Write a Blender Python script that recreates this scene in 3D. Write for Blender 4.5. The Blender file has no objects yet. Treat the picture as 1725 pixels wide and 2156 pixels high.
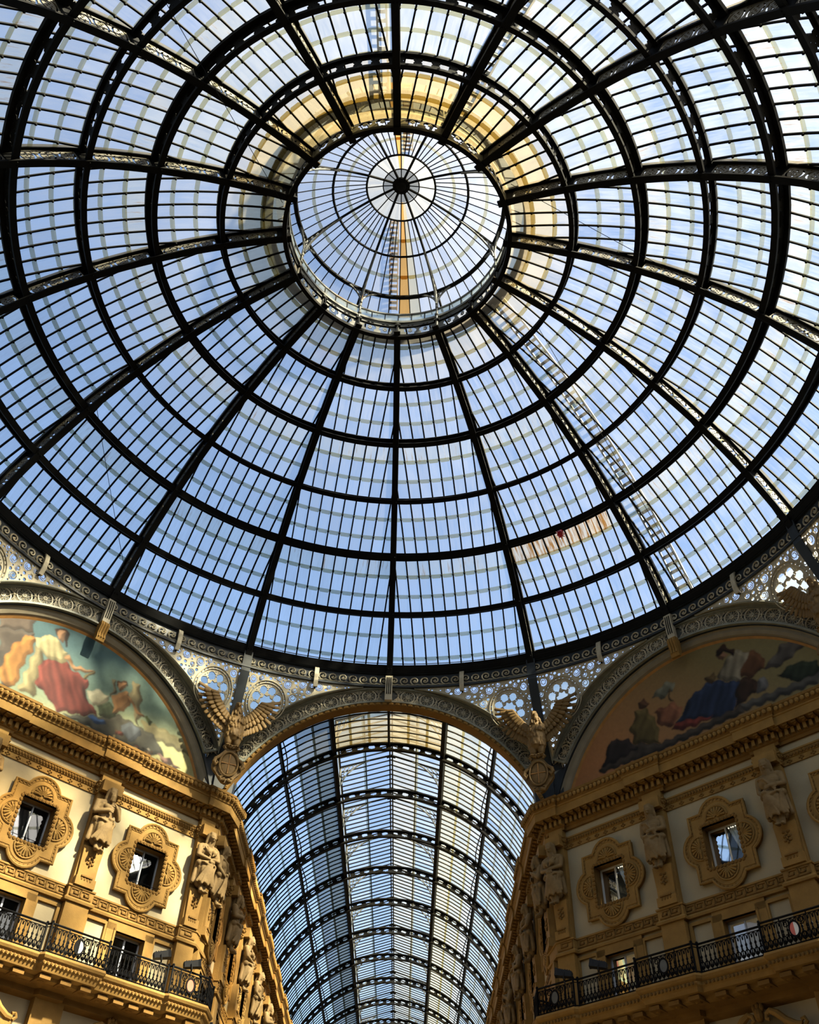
import bpy, bmesh, math, random
import numpy as np
from mathutils import Vector, Matrix
from mathutils.geometry import delaunay_2d_cdt
random.seed(7)
RNG = np.random.default_rng(7)
PI = math.pi
def R(d): return d * PI / 180.0

# ------------------------------------------------------------------ camera, sky, sun, exposure
S = bpy.context.scene
COL = S.collection
CAM = Vector((1.354466, -19.358162, 1.6))
YAW, PITCH, ROLL = -0.0187456, 0.8002926, 0.0391680
_f = Vector((math.sin(YAW) * math.cos(PITCH), math.cos(YAW) * math.cos(PITCH), math.sin(PITCH)))
_r = Vector((math.cos(YAW), -math.sin(YAW), 0)); _u = _r.cross(_f)
_r2 = math.cos(ROLL) * _r + math.sin(ROLL) * _u
_u2 = -math.sin(ROLL) * _r + math.cos(ROLL) * _u
cam_data = bpy.data.cameras.new('camera')
cam_data.sensor_fit = 'HORIZONTAL'; cam_data.sensor_width = 36.0
cam_data.lens = 1944.66 / 1725 * 36.0
cam_data.clip_end = 2000
cam = bpy.data.objects.new('camera', cam_data); COL.objects.link(cam)
cam.matrix_world = Matrix(((_r2.x, _u2.x, -_f.x, CAM.x), (_r2.y, _u2.y, -_f.y, CAM.y), (_r2.z, _u2.z, -_f.z, CAM.z), (0, 0, 0, 1)))
S.camera = cam

SUN_AZ = (0.84, -0.54); SUN_EL = R(41)
SKY_STRENGTH, SUN_STRENGTH = 0.40, 42.0
S.view_settings.view_transform = 'Standard'; S.view_settings.look = 'None'
S.view_settings.exposure = 0.0; S.view_settings.gamma = 1.0
S.view_settings.use_curve_mapping = False
w = bpy.data.worlds.new('sky'); S.world = w; w.use_nodes = True
wn = w.node_tree.nodes; wn.clear()
sky = wn.new('ShaderNodeTexSky'); sky.sky_type = 'NISHITA'; sky.sun_disc = False
sky.sun_elevation = SUN_EL; sky.sun_rotation = math.atan2(SUN_AZ[0], SUN_AZ[1])
sky.altitude = 100; sky.air_density = 1.0; sky.dust_density = 3.5; sky.ozone_density = 0.6
bg = wn.new('ShaderNodeBackground'); bg.inputs['Strength'].default_value = SKY_STRENGTH
wo = wn.new('ShaderNodeOutputWorld')
w.node_tree.links.new(sky.outputs[0], bg.inputs[0]); w.node_tree.links.new(bg.outputs[0], wo.inputs[0])
sl = bpy.data.lights.new('sun', 'SUN'); sl.energy = SUN_STRENGTH; sl.color = (1.0, 0.86, 0.62); sl.angle = R(2.5)
sun = bpy.data.objects.new('sun', sl); COL.objects.link(sun)
_sd = Vector((SUN_AZ[0], SUN_AZ[1], 0)).normalized() * math.cos(SUN_EL) + Vector((0, 0, math.sin(SUN_EL)))
sun.rotation_euler = _sd.to_track_quat('Z', 'Y').to_euler(); sun.location = _sd * 120
S.cycles.transparent_max_bounces = 24
S.cycles.max_bounces = 8

# ------------------------------------------------------------------ materials
def mat(name, col, rough=0.6, spec=0.3, var=0.15, scale=3.0, metal=0.0, bump=0.0, bscale=30.0, dirt=None, dscale=0.6, damt=0.4):
    m = bpy.data.materials.new(name); m.use_nodes = True
    N = m.node_tree.nodes; L = m.node_tree.links; N.clear()
    out = N.new('ShaderNodeOutputMaterial'); b = N.new('ShaderNodeBsdfPrincipled')
    L.new(b.outputs[0], out.inputs[0])
    b.inputs['Roughness'].default_value = rough; b.inputs['Metallic'].default_value = metal
    b.inputs['Specular IOR Level'].default_value = spec
    tc = N.new('ShaderNodeTexCoord')
    n1 = N.new('ShaderNodeTexNoise'); n1.inputs['Scale'].default_value = scale; n1.inputs['Detail'].default_value = 5
    L.new(tc.outputs['Object'], n1.inputs['Vector'])
    r1 = N.new('ShaderNodeMapRange'); r1.inputs['From Min'].default_value = 0.3; r1.inputs['From Max'].default_value = 0.7
    r1.inputs['To Min'].default_value = 1 - var; r1.inputs['To Max'].default_value = 1 + var
    L.new(n1.outputs['Fac'], r1.inputs['Value'])
    mx = N.new('ShaderNodeMix'); mx.data_type = 'RGBA'; mx.blend_type = 'MULTIPLY'; mx.inputs['Factor'].default_value = 1
    mx.inputs['A'].default_value = (*col, 1); L.new(r1.outputs[0], mx.inputs['B'])
    last = mx.outputs['Result']
    if dirt:
        n2 = N.new('ShaderNodeTexNoise'); n2.inputs['Scale'].default_value = dscale; n2.inputs['Detail'].default_value = 8; n2.inputs['Roughness'].default_value = 0.65
        L.new(tc.outputs['Object'], n2.inputs['Vector'])
        r2 = N.new('ShaderNodeMapRange'); r2.inputs['From Min'].default_value = 0.45; r2.inputs['From Max'].default_value = 0.75
        r2.inputs['To Max'].default_value = damt; L.new(n2.outputs['Fac'], r2.inputs['Value'])
        m2 = N.new('ShaderNodeMix'); m2.data_type = 'RGBA'; m2.inputs['B'].default_value = (*dirt, 1)
        L.new(r2.outputs[0], m2.inputs['Factor']); L.new(last, m2.inputs['A']); last = m2.outputs['Result']
    L.new(last, b.inputs['Base Color'])
    if bump:
        n3 = N.new('ShaderNodeTexNoise'); n3.inputs['Scale'].default_value = bscale; n3.inputs['Detail'].default_value = 4
        L.new(tc.outputs['Object'], n3.inputs['Vector'])
        bp = N.new('ShaderNodeBump'); bp.inputs['Strength'].default_value = bump; bp.inputs['Distance'].default_value = 0.02
        L.new(n3.outputs['Fac'], bp.inputs['Height']); L.new(bp.outputs[0], b.inputs['Normal'])
    return m

IRON = mat('dark_iron', (0.0042, 0.0045, 0.0048), 0.65, 0.06, 0.25, 2.0, dirt=(0.007, 0.006, 0.0045), damt=0.5, dscale=1.5)
IRONBLUE = mat('blue_black_iron', (0.010, 0.014, 0.019), 0.5, 0.3, 0.2, 2.0)
PLATE = mat('painted_iron_plate', (0.07, 0.074, 0.068), 0.55, 0.3, 0.2, 3.0, dirt=(0.05, 0.045, 0.035))
TANIRON = mat('tan_cast_iron', (0.33, 0.30, 0.225), 0.6, 0.3, 0.2, 3.0, dirt=(0.14, 0.11, 0.06), damt=0.6, dscale=2.0)
GREYIRON = mat('grey_green_iron', (0.16, 0.165, 0.135), 0.55, 0.3, 0.2, 3.0, dirt=(0.07, 0.07, 0.05), damt=0.5)
FRET = mat('pale_fretwork_iron', (0.075, 0.068, 0.05), 0.6, 0.3, 0.25, 4.0)
CREAM = mat('cream_plaster', (0.29, 0.24, 0.15), 0.9, 0.1, 0.05, 1.5, bump=0.15, bscale=14, dirt=(0.24, 0.19, 0.105), damt=0.4, dscale=0.35)
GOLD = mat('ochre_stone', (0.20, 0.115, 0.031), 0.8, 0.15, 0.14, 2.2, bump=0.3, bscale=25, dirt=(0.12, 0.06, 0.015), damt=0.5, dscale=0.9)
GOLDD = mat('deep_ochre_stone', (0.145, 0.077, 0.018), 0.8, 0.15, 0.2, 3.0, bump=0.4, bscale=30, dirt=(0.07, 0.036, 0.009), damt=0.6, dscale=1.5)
STATUE = mat('weathered_ochre_statue', (0.15, 0.098, 0.040), 0.75, 0.2, 0.15, 4.0, bump=0.3, bscale=30, dirt=(0.07, 0.042, 0.016), damt=0.6, dscale=2.5)
EAGLEM = mat('brown_gold_statue', (0.12, 0.070, 0.020), 0.65, 0.25, 0.2, 5.0, bump=0.4, bscale=35, dirt=(0.08, 0.045, 0.012), damt=0.6, dscale=3)
ARCHI = mat('grey_stone_moulding', (0.16, 0.14, 0.10), 0.8, 0.15, 0.12, 2.0, dirt=(0.2, 0.16, 0.1))
BROWN = mat('brown_painted_rim', (0.24, 0.12, 0.035), 0.7, 0.2, 0.15, 3.0)
RAIL = mat('black_wrought_iron', (0.004, 0.004, 0.0045), 0.55, 0.05, 0.2, 5.0)
FLOORM = mat('pale_marble_floor', (0.09, 0.07, 0.05), 0.5, 0.4, 0.15, 0.4)
WINDARK = mat('dark_room', (0.012, 0.014, 0.016), 0.9, 0.05, 0.3, 2.0)
WHITEP = mat('white_window_frame', (0.45, 0.44, 0.40), 0.5, 0.3, 0.05)
CURT = mat('white_net_curtain', (0.62, 0.62, 0.60), 0.9, 0.1, 0.06, 6.0)
BLACKP = mat('black_lamp_housing', (0.004, 0.004, 0.0045), 0.5, 0.2, 0.1)
REDFOIL = mat('red_foil', (0.45, 0.015, 0.04), 0.25, 0.6, 0.3, 8.0)
BACKM = mat('dim_back_wall', (0.09, 0.07, 0.045), 0.9, 0.1, 0.1)
SHIELDW = mat('white_enamel', (0.62, 0.60, 0.55), 0.4, 0.4, 0.05)
SHIELDR = mat('red_enamel', (0.50, 0.10, 0.06), 0.4, 0.4, 0.15)
STEEL = mat('pale_grey_steel', (0.30, 0.32, 0.35), 0.45, 0.4, 0.15, metal=0.2)

def glass_mat(name, base, haze, dirtcol, streak=1.0, rust=0.0, rlo=0.5):
    """dusty roof glass: clear transmission + dust that scatters; colour attribute 'tint' rgb = stain and painted shade, a = amount of dust and painted haze"""
    m = bpy.data.materials.new(name); m.use_nodes = True
    N = m.node_tree.nodes; L = m.node_tree.links; N.clear()
    out = N.new('ShaderNodeOutputMaterial')
    at = N.new('ShaderNodeAttribute'); at.attribute_name = 'tint'
    uv = N.new('ShaderNodeUVMap'); uv.uv_map = 'UVMap'
    mp = N.new('ShaderNodeMapping'); mp.inputs['Scale'].default_value = (9.0, 0.9, 1)
    L.new(uv.outputs[0], mp.inputs['Vector'])
    st = N.new('ShaderNodeTexNoise'); st.inputs['Scale'].default_value = 1.0; st.inputs['Detail'].default_value = 6; st.inputs['Roughness'].default_value = 0.6
    L.new(mp.outputs[0], st.inputs['Vector'])
    cl = N.new('ShaderNodeTexNoise'); cl.inputs['Scale'].default_value = 0.7; cl.inputs['Detail'].default_value = 5
    L.new(uv.outputs[0], cl.inputs['Vector'])
    ad = N.new('ShaderNodeMath'); ad.operation = 'ADD'; L.new(st.outputs['Fac'], ad.inputs[0]); L.new(cl.outputs['Fac'], ad.inputs[1])
    mr = N.new('ShaderNodeMapRange'); mr.inputs['From Min'].default_value = 0.75; mr.inputs['From Max'].default_value = 1.3
    mr.inputs['To Min'].default_value = -0.06 * streak; mr.inputs['To Max'].default_value = 0.085 * streak
    L.new(ad.outputs[0], mr.inputs['Value'])
    hz = N.new('ShaderNodeMath'); hz.operation = 'ADD'; hz.use_clamp = True
    L.new(at.outputs['Alpha'], hz.inputs[0]); L.new(mr.outputs[0], hz.inputs[1])
    h2 = N.new('ShaderNodeMath'); h2.operation = 'ADD'; h2.use_clamp = True; h2.inputs[1].default_value = haze
    L.new(hz.outputs[0], h2.inputs[0])
    src = at.outputs['Color']
    if rust:
        rs = N.new('ShaderNodeMapRange'); rs.inputs['From Min'].default_value = rlo; rs.inputs['From Max'].default_value = rlo + 0.16
        rs.inputs['To Max'].default_value = rust; L.new(st.outputs['Fac'], rs.inputs['Value'])
        rm = N.new('ShaderNodeMix'); rm.data_type = 'RGBA'; rm.inputs['B'].default_value = (0.50, 0.24, 0.06, 1)
        L.new(rs.outputs[0], rm.inputs['Factor']); L.new(src, rm.inputs['A']); src = rm.outputs['Result']
    tr = N.new('ShaderNodeBsdfTransparent')
    tm = N.new('ShaderNodeMix'); tm.data_type = 'RGBA'; tm.blend_type = 'MULTIPLY'; tm.inputs['Factor'].default_value = 1
    tm.inputs['A'].default_value = (*base, 1); L.new(src, tm.inputs['B'])
    L.new(tm.outputs['Result'], tr.inputs['Color'])
    dm = N.new('ShaderNodeMix'); dm.data_type = 'RGBA'; dm.blend_type = 'MULTIPLY'; dm.inputs['Factor'].default_value = 1
    dm.inputs['A'].default_value = (*dirtcol, 1); L.new(src, dm.inputs['B'])
    tl = N.new('ShaderNodeBsdfTranslucent'); L.new(dm.outputs['Result'], tl.inputs['Color'])
    df = N.new('ShaderNodeBsdfDiffuse'); L.new(dm.outputs['Result'], df.inputs['Color'])
    m1 = N.new('ShaderNodeMixShader'); m1.inputs[0].default_value = 0.45; L.new(tl.outputs[0], m1.inputs[1]); L.new(df.outputs[0], m1.inputs[2])
    m2 = N.new('ShaderNodeMixShader'); L.new(h2.outputs[0], m2.inputs[0]); L.new(tr.outputs[0], m2.inputs[1]); L.new(m1.outputs[0], m2.inputs[2])
    gl = N.new('ShaderNodeBsdfGlossy'); gl.inputs['Roughness'].default_value = 0.1
    m3 = N.new('ShaderNodeMixShader'); m3.inputs[0].default_value = 0.02
    L.new(m2.outputs[0], m3.inputs[1]); L.new(gl.outputs[0], m3.inputs[2]); L.new(m3.outputs[0], out.inputs[0])
    return m
GLASS = glass_mat('dusty_roof_glass', (0.93, 0.975, 0.985), 0.0, (0.40, 0.41, 0.42))
RUSTY = glass_mat('rust_streaked_roof_glass', (0.95, 0.95, 0.93), 0.02, (0.42, 0.41, 0.38), 1.0, 1.0, 0.44)
RUNOFF = glass_mat('run_off_stained_roof_glass', (0.92, 0.96, 0.96), 0.02, (0.40, 0.40, 0.38), 1.6, 0.75, 0.56)
LAP = glass_mat('dirty_glass_overlap', (0.62, 0.62, 0.50), 0.10, (0.16, 0.155, 0.11), 0.6)

def window_glass():
    m = bpy.data.materials.new('window_glass'); m.use_nodes = True
    N = m.node_tree.nodes; L = m.node_tree.links; N.clear()
    out = N.new('ShaderNodeOutputMaterial'); tr = N.new('ShaderNodeBsdfTransparent'); tr.inputs[0].default_value = (0.75, 0.8, 0.8, 1)
    gl = N.new('ShaderNodeBsdfGlossy'); gl.inputs['Roughness'].default_value = 0.02
    tc = N.new('ShaderNodeTexCoord'); n = N.new('ShaderNodeTexNoise'); n.inputs['Scale'].default_value = 0.9
    bp = N.new('ShaderNodeBump'); bp.inputs['Strength'].default_value = 0.06; bp.inputs['Distance'].default_value = 0.02
    L.new(tc.outputs['Object'], n.inputs['Vector']); L.new(n.outputs['Fac'], bp.inputs['Height']); L.new(bp.outputs[0], gl.inputs['Normal'])
    fr = N.new('ShaderNodeFresnel'); fr.inputs['IOR'].default_value = 1.75
    mx = N.new('ShaderNodeMixShader'); L.new(fr.outputs[0], mx.inputs[0]); L.new(tr.outputs[0], mx.inputs[1]); L.new(gl.outputs[0], mx.inputs[2])
    L.new(mx.outputs[0], out.inputs[0]); return m
WGLASS = window_glass()

# ------------------------------------------------------------------ mesh helpers
class MB:
    def __init__(s, fn=None): s.v = []; s.f = []; s.mi = []; s.fn = fn; s.uv = []; s.tint = []
    def vert(s, p):
        if s.fn: p = s.fn(*p)
        s.v.append((p[0], p[1], p[2])); return len(s.v) - 1
    def face(s, idx, mi=0): s.f.append(tuple(idx)); s.mi.append(mi)
    def hexa(s, c, mi=0):           # 8 corners: 4 bottom ring, 4 top ring
        i = [s.vert(p) for p in c]
        for q in ((3, 2, 1, 0), (4, 5, 6, 7), (0, 1, 5, 4), (1, 2, 6, 5), (2, 3, 7, 6), (3, 0, 4, 7)): s.face([i[k] for k in q], mi)
    def box(s, x0, x1, y0, y1, z0, z1, mi=0):
        s.hexa([(x0, y0, z0), (x1, y0, z0), (x1, y1, z0), (x0, y1, z0), (x0, y0, z1), (x1, y0, z1), (x1, y1, z1), (x0, y1, z1)], mi)
    def strip(s, rings, closed_ring=True, closed=False, cap=True, mi=0):   # rings of equal length, in order
        ids = [[s.vert(p) for p in r] for r in rings]; n = len(rings[0])
        rr = range(len(ids) if closed else len(ids) - 1)
        for a in rr:
            A, B = ids[a], ids[(a + 1) % len(ids)]
            for k in range(n if closed_ring else n - 1):
                s.face((A[k], A[(k + 1) % n], B[(k + 1) % n], B[k]), mi)
        if cap and not closed and closed_ring:
            s.face(ids[0][::-1], mi); s.face(ids[-1], mi)
    def tube(s, pts, r, n=6, closed=False, mi=0):
        P = [Vector(p) for p in pts]; rings = []; m = len(P)
        prev = None
        for i in range(m):
            a = P[i - 1] if (i > 0 or closed) else P[i]; b = P[(i + 1) % m] if (i < m - 1 or closed) else P[i]
            t = (b - a).normalized()
            if prev is None:
                x = t.cross(Vector((0, 0, 1)))
                if x.length < 0.05: x = t.cross(Vector((1, 0, 0)))
            else:
                x = prev - t * prev.dot(t)
                if x.length < 1e-4: x = t.orthogonal()
            x.normalize(); prev = x; y = t.cross(x)
            rad = r[i] if isinstance(r, (list, tuple)) else r
            rings.append([P[i] + (x * math.cos(2 * PI * k / n) + y * math.sin(2 * PI * k / n)) * rad for k in range(n)])
        s.strip(rings, True, closed, True, mi)
    def ell(s, c, r, n=8, m=5, M=None, mi=0):      # ellipsoid
        rings = []
        for j in range(1, m):
            a = PI * j / m
            rings.append([(r[0] * math.sin(a) * math.cos(2 * PI * k / n), r[1] * math.sin(a) * math.sin(2 * PI * k / n), -r[2] * math.cos(a)) for k in range(n)])
        def X(p):
            q = Vector(p)
            if M is not None: q = M @ q
            return (q.x + c[0], q.y + c[1], q.z + c[2])
        ids = [[s.vert(X(p)) for p in ring] for ring in rings]
        for a in range(len(ids) - 1):
            for k in range(n): s.face((ids[a][k], ids[a][(k + 1) % n], ids[a + 1][(k + 1) % n], ids[a + 1][k]), mi)
        b = s.vert(X((0, 0, -r[2]))); t = s.vert(X((0, 0, r[2])))
        for k in range(n):
            s.face((b, ids[0][(k + 1) % n], ids[0][k]), mi); s.face((t, ids[-1][k], ids[-1][(k + 1) % n]), mi)
    def plate(s, T, thick, fn=None, mi=0):         # T = (verts2d, tris, loops); local (u, w) -> (u, d, w), depth along d
        V, tris, loops = T; g = fn or (lambda u, w, d: (u, d, w))
        a = [s.vert(g(u, w, 0.0)) for u, w in V]; b = [s.vert(g(u, w, thick)) for u, w in V]
        for t in tris: s.face((a[t[0]], a[t[1]], a[t[2]]), mi); s.face((b[t[2]], b[t[1]], b[t[0]]), mi)
        for i, j in loops: s.face((b[i], b[j], a[j], a[i]), mi)
    def build(s, name, mats, parent=None, smooth=False, uv=False):
        me = bpy.data.meshes.new(name)
        v = s.v
        if parent is not None:
            L = world_loc(parent); v = [(p[0] - L[0], p[1] - L[1], p[2] - L[2]) for p in v]
        me.from_pydata(v, [], s.f)
        for m in (mats if isinstance(mats, (list, tuple)) else [mats]): me.materials.append(m)
        if any(s.mi): me.polygons.foreach_set('material_index', s.mi)
        if smooth: me.polygons.foreach_set('use_smooth', [True] * len(s.f))
        if s.uv:
            u = me.uv_layers.new(name='UVMap')
            li = np.zeros(len(me.loops), dtype=np.int32); me.loops.foreach_get('vertex_index', li)
            u.data.foreach_set('uv', np.array(s.uv, dtype=np.float32)[li].ravel())
        if s.tint:
            ca = me.color_attributes.new('tint', 'FLOAT_COLOR', 'POINT')
            ca.data.foreach_set('color', np.array(s.tint, dtype=np.float32).ravel())
        me.update()
        o = bpy.data.objects.new(name, me); COL.objects.link(o)
        if parent is not None: o.parent = parent
        return o

def world_loc(o):
    L = Vector((0, 0, 0))
    while o is not None: L = L + o.location; o = o.parent
    return L
def empty(name, loc=(0, 0, 0)):
    o = bpy.data.objects.new(name, None); o.empty_display_size = 0.3; o.location = loc; COL.objects.link(o); return o
def tag(o, label=None, cat=None, group=None, kind=None):
    if label: o['label'] = label
    if cat: o['category'] = cat
    if group: o['group'] = group
    if kind: o['kind'] = kind
    return o
def pip(x, y, P):
    c = False; j = len(P) - 1
    for i in range(len(P)):
        xi, yi = P[i]; xj, yj = P[j]
        if (yi > y) != (yj > y) and x < (xj - xi) * (y - yi) / (yj - yi + 1e-12) + xi: c = not c
        j = i
    return c
def tess(outer, holes):
    V = [Vector(p) for p in outer]; E = [(i, (i + 1) % len(outer)) for i in range(len(outer))]
    for h in holes:
        b = len(V); V += [Vector(p) for p in h]; E += [(b + i, b + (i + 1) % len(h)) for i in range(len(h))]
    v, e, f, ov, oe, of = delaunay_2d_cdt(V, E, [], 0, 1e-5)
    tris = []
    bbs = [(min(p[0] for p in h), max(p[0] for p in h), min(p[1] for p in h), max(p[1] for p in h)) for h in holes]
    for t in f:
        cx = sum(v[k][0] for k in t) / 3; cy = sum(v[k][1] for k in t) / 3
        if not pip(cx, cy, outer): continue
        if any(bb[0] < cx < bb[1] and bb[2] < cy < bb[3] and pip(cx, cy, h) for h, bb in zip(holes, bbs)): continue
        tris.append(tuple(t))
    cnt = {}
    for t in tris:
        for a, b in ((t[0], t[1]), (t[1], t[2]), (t[2], t[0])): cnt[(a, b)] = 1
    loops = [(a, b) for (a, b) in cnt if (b, a) not in cnt]
    return [(p[0], p[1]) for p in v], tris, loops
def circ(cx, cy, r, n=10, a0=0, ry=None): return [(cx + r * math.cos(a0 + 2 * PI * k / n), cy + (ry or r) * math.sin(a0 + 2 * PI * k / n)) for k in range(n)]
def star(cx, cy, r1, r2, n=8, a0=0): return [(cx + (r1 if k % 2 == 0 else r2) * math.cos(a0 + PI * k / n), cy + (r1 if k % 2 == 0 else r2) * math.sin(a0 + PI * k / n)) for k in range(2 * n)]
def crescent(cx, cy, r, side=1, n=8):
    o = [(cx + side * -r * math.cos(t), cy + r * math.sin(t)) for t in np.linspace(-1.25, 1.25, n)]
    i = [(cx + side * -(r * 0.62 * math.cos(t) + r * 0.02), cy + r * 0.86 * math.sin(t)) for t in np.linspace(1.0, -1.0, n)]
    return o + i

class Frame:
    """wall frame: u along the wall, d out of the wall into the room, z up"""
    def __init__(s, P, ud, nd): s.P = Vector(P); s.ud = Vector(ud); s.nd = Vector(nd)
    def __call__(s, u, d, z): return (s.P.x + u * s.ud.x + d * s.nd.x, s.P.y + u * s.ud.y + d * s.nd.y, z)
C45 = math.sqrt(0.5)
APO = 18.0; UC = 7.747
def side_frame(j, a=APO):      # octagon side j (0 = far arm, +1 = right ... ), u grows to the right as seen from inside
    t = R(45 * j); n = (math.sin(t), math.cos(t)); return Frame((n[0] * a, n[1] * a, 0), (n[1], -n[0], 0), (-n[0], -n[1], 0))
FL = Frame((-C45 * APO, C45 * APO, 0), (C45, C45, 0), (C45, -C45, 0))       # left diagonal wall, +u towards far arm
FR = Frame((C45 * APO, C45 * APO, 0), (-C45, C45, 0), (-C45, -C45, 0))      # right diagonal wall, mirrored: +u towards far arm
XA = 7.25; YA = 18.206
FAL = Frame((-XA, YA, 0), (0, 1, 0), (1, 0, 0)); FAR = Frame((XA, YA, 0), (0, 1, 0), (-1, 0, 0))

# ------------------------------------------------------------------ the dome
RC, ZC, RD = 0.9454, 20.3615, 18.3786
PHI = [77.69, 69.54, 60.81, 52.01, 43.44, 34.61, 26.26]
DEP = 0.75                                     # depth of ribs and rings
def dpt(th, ph, dr=0.0, t=0.0):                # th, ph in degrees; dr outward; t tangential metres
    a, b = R(th), R(ph); rr = RC + (RD + dr) * math.cos(b); z = ZC + (RD + dr) * math.sin(b)
    return (rr * math.sin(a) + t * math.cos(a), rr * math.cos(a) - t * math.sin(a), z)
def px_area(P):                                # area in the photograph, in square pixels (0 when outside)
    q = []
    for p in P:
        d = Vector(p) - CAM; zz = d.dot(_f)
        if zz < 0.5: return 0
        q.append((862.5 + 1944.66 * d.dot(_r2) / zz, 1078 - 1944.66 * d.dot(_u2) / zz))
    cx = sum(a for a, b in q) / len(q); cy = sum(b for a, b in q) / len(q)
    if not (0 < cx < 1725 and 0 < cy < 2156): return 0
    return abs(sum(q[i][0] * q[(i + 1) % len(q)][1] - q[(i + 1) % len(q)][0] * q[i][1] for i in range(len(q)))) / 2

class Panes:
    """collects panes, builds the 300 that show largest one by one and joins the rest"""
    def __init__(s): s.items = []
    def add(s, quads, uvs, tint, mi):           # list of polygons (points), list of uv lists
        s.items.append((px_area(quads[0]), quads, uvs, tint, mi))
    def build(s, parent, mats, limit=300):
        s.items.sort(key=lambda t: -t[0])
        rest = MB()
        for k, (a, quads, uvs, tint, mi) in enumerate(s.items):
            mb = MB() if k < limit else rest
            for q, uvp, m in zip(quads, uvs, mi):
                ids = [mb.vert(p) for p in q]; mb.uv += uvp; mb.tint += [tint] * len(q); mb.face(ids, m)
            if k < limit: mb.build('pane', mats, parent)
        if rest.f: tag(rest.build('pane', mats, parent), kind='stuff')

def clip_q(poly, hi):      # keep q <= hi(t) for hi linear (hi0 at t=0, hi1 at t=1) ; poly of (q, t)
    out = []
    g = lambda p: hi[0] + (hi[1] - hi[0]) * p[1] - p[0]
    for i in range(len(poly)):
        a, b = poly[i], poly[(i + 1) % len(poly)]; ga, gb = g(a), g(b)
        if ga >= 0: out.append(a)
        if (ga > 0) != (gb > 0) and ga != gb:
            k = ga / (ga - gb); out.append((a[0] + (b[0] - a[0]) * k, a[1] + (b[1] - a[1]) * k))
    return out

dome = tag(empty('ceiling', (0, 0, 28)), 'great glazed iron dome with sixteen dark ribs around an oval-looking eye', kind='structure')
# fretwork tile for rib webs: unit width 1 (along), height 1
def c_tile():
    h = [crescent(0.40, 0.5, 0.35, 1), crescent(0.60, 0.5, 0.35, -1)]
    h += [circ(0.5, 0.5, 0.06, 6), circ(0.5, 0.72, 0.075, 6), circ(0.5, 0.28, 0.075, 6), circ(0.38, 0.60, 0.05, 5), circ(0.62, 0.40, 0.05, 5), circ(0.62, 0.60, 0.05, 5), circ(0.38, 0.40, 0.05, 5)]
    h += [circ(0.09, 0.86, 0.06, 5), circ(0.91, 0.86, 0.06, 5), circ(0.09, 0.14, 0.06, 5), circ(0.91, 0.14, 0.06, 5)]
    return tess([(0, 0), (1, 0), (1, 1), (0, 1)], h)
C_TILE = c_tile()
def star_tile():
    x = []
    for k in range(16):
        a = 2 * PI * k / 16; rr = 1.0 if k % 2 == 0 else 0.78
        x.append((0.5 + 0.33 * rr * math.cos(a) * 1.05, 0.5 + 0.40 * rr * math.sin(a)))
    return tess([(0, 0), (1, 0), (1, 1), (0, 1)], [x, circ(0.06, 0.25, 0.035, 4), circ(0.06, 0.75, 0.035, 4), circ(0.94, 0.5, 0.035, 4)])
STAR_TILE = star_tile()
for k in range(16):
    th = 22.5 * k
    mb = MB(); n = 40
    phs = [24.9 + (78.6 - 24.9) * i / n for i in range(n + 1)]
    mb.strip([[dpt(th, p, -.10, -0.145), dpt(th, p, -.10, 0.145), dpt(th, p, -.02, 0.145), dpt(th, p, -.02, -0.145)] for p in phs])
    mb.strip([[dpt(th, p, -.03, -0.06), dpt(th, p, -.03, 0.06), dpt(th, p, 0.03, 0.06), dpt(th, p, 0.03, -0.06)] for p in phs])
    mb.strip([[dpt(th, p, 0.72, -0.13), dpt(th, p, 0.72, 0.13), dpt(th, p, 0.92, 0.13), dpt(th, p, 0.92, -0.13)] for p in phs])
    for i in range(6):                          # gusset plates at the ring joints
        for pj in (PHI[i], PHI[i + 1]):
            mb.strip([[dpt(th, p, -.03, -0.03), dpt(th, p, -.03, 0.03), dpt(th, p, 0.75, 0.03), dpt(th, p, 0.75, -0.03)] for p in (pj - 0.85, pj + 0.85)])
    for i in range(7):                          # bolts under the joints
        for q in (-0.07, 0.07):
            p = dpt(th, PHI[i], -0.11, q); mb.ell(p, (0.035, 0.035, 0.035), 6, 4)
    rib = mb.build('rib', IRON, dome)
    mf = MB()
    for i in range(6):
        a, b = PHI[i] - 0.8, PHI[i + 1] + 0.8
        for c in range(3):
            f0 = a + (b - a) * c / 3; f1 = a + (b - a) * (c + 1) / 3
            mf.plate(C_TILE, 0.035, lambda u, w, d: dpt(th, f0 + (f1 - f0) * u, 0.02 + 0.71 * w, d - 0.0175))
    mf.build('fretwork', FRET, rib)
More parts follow.
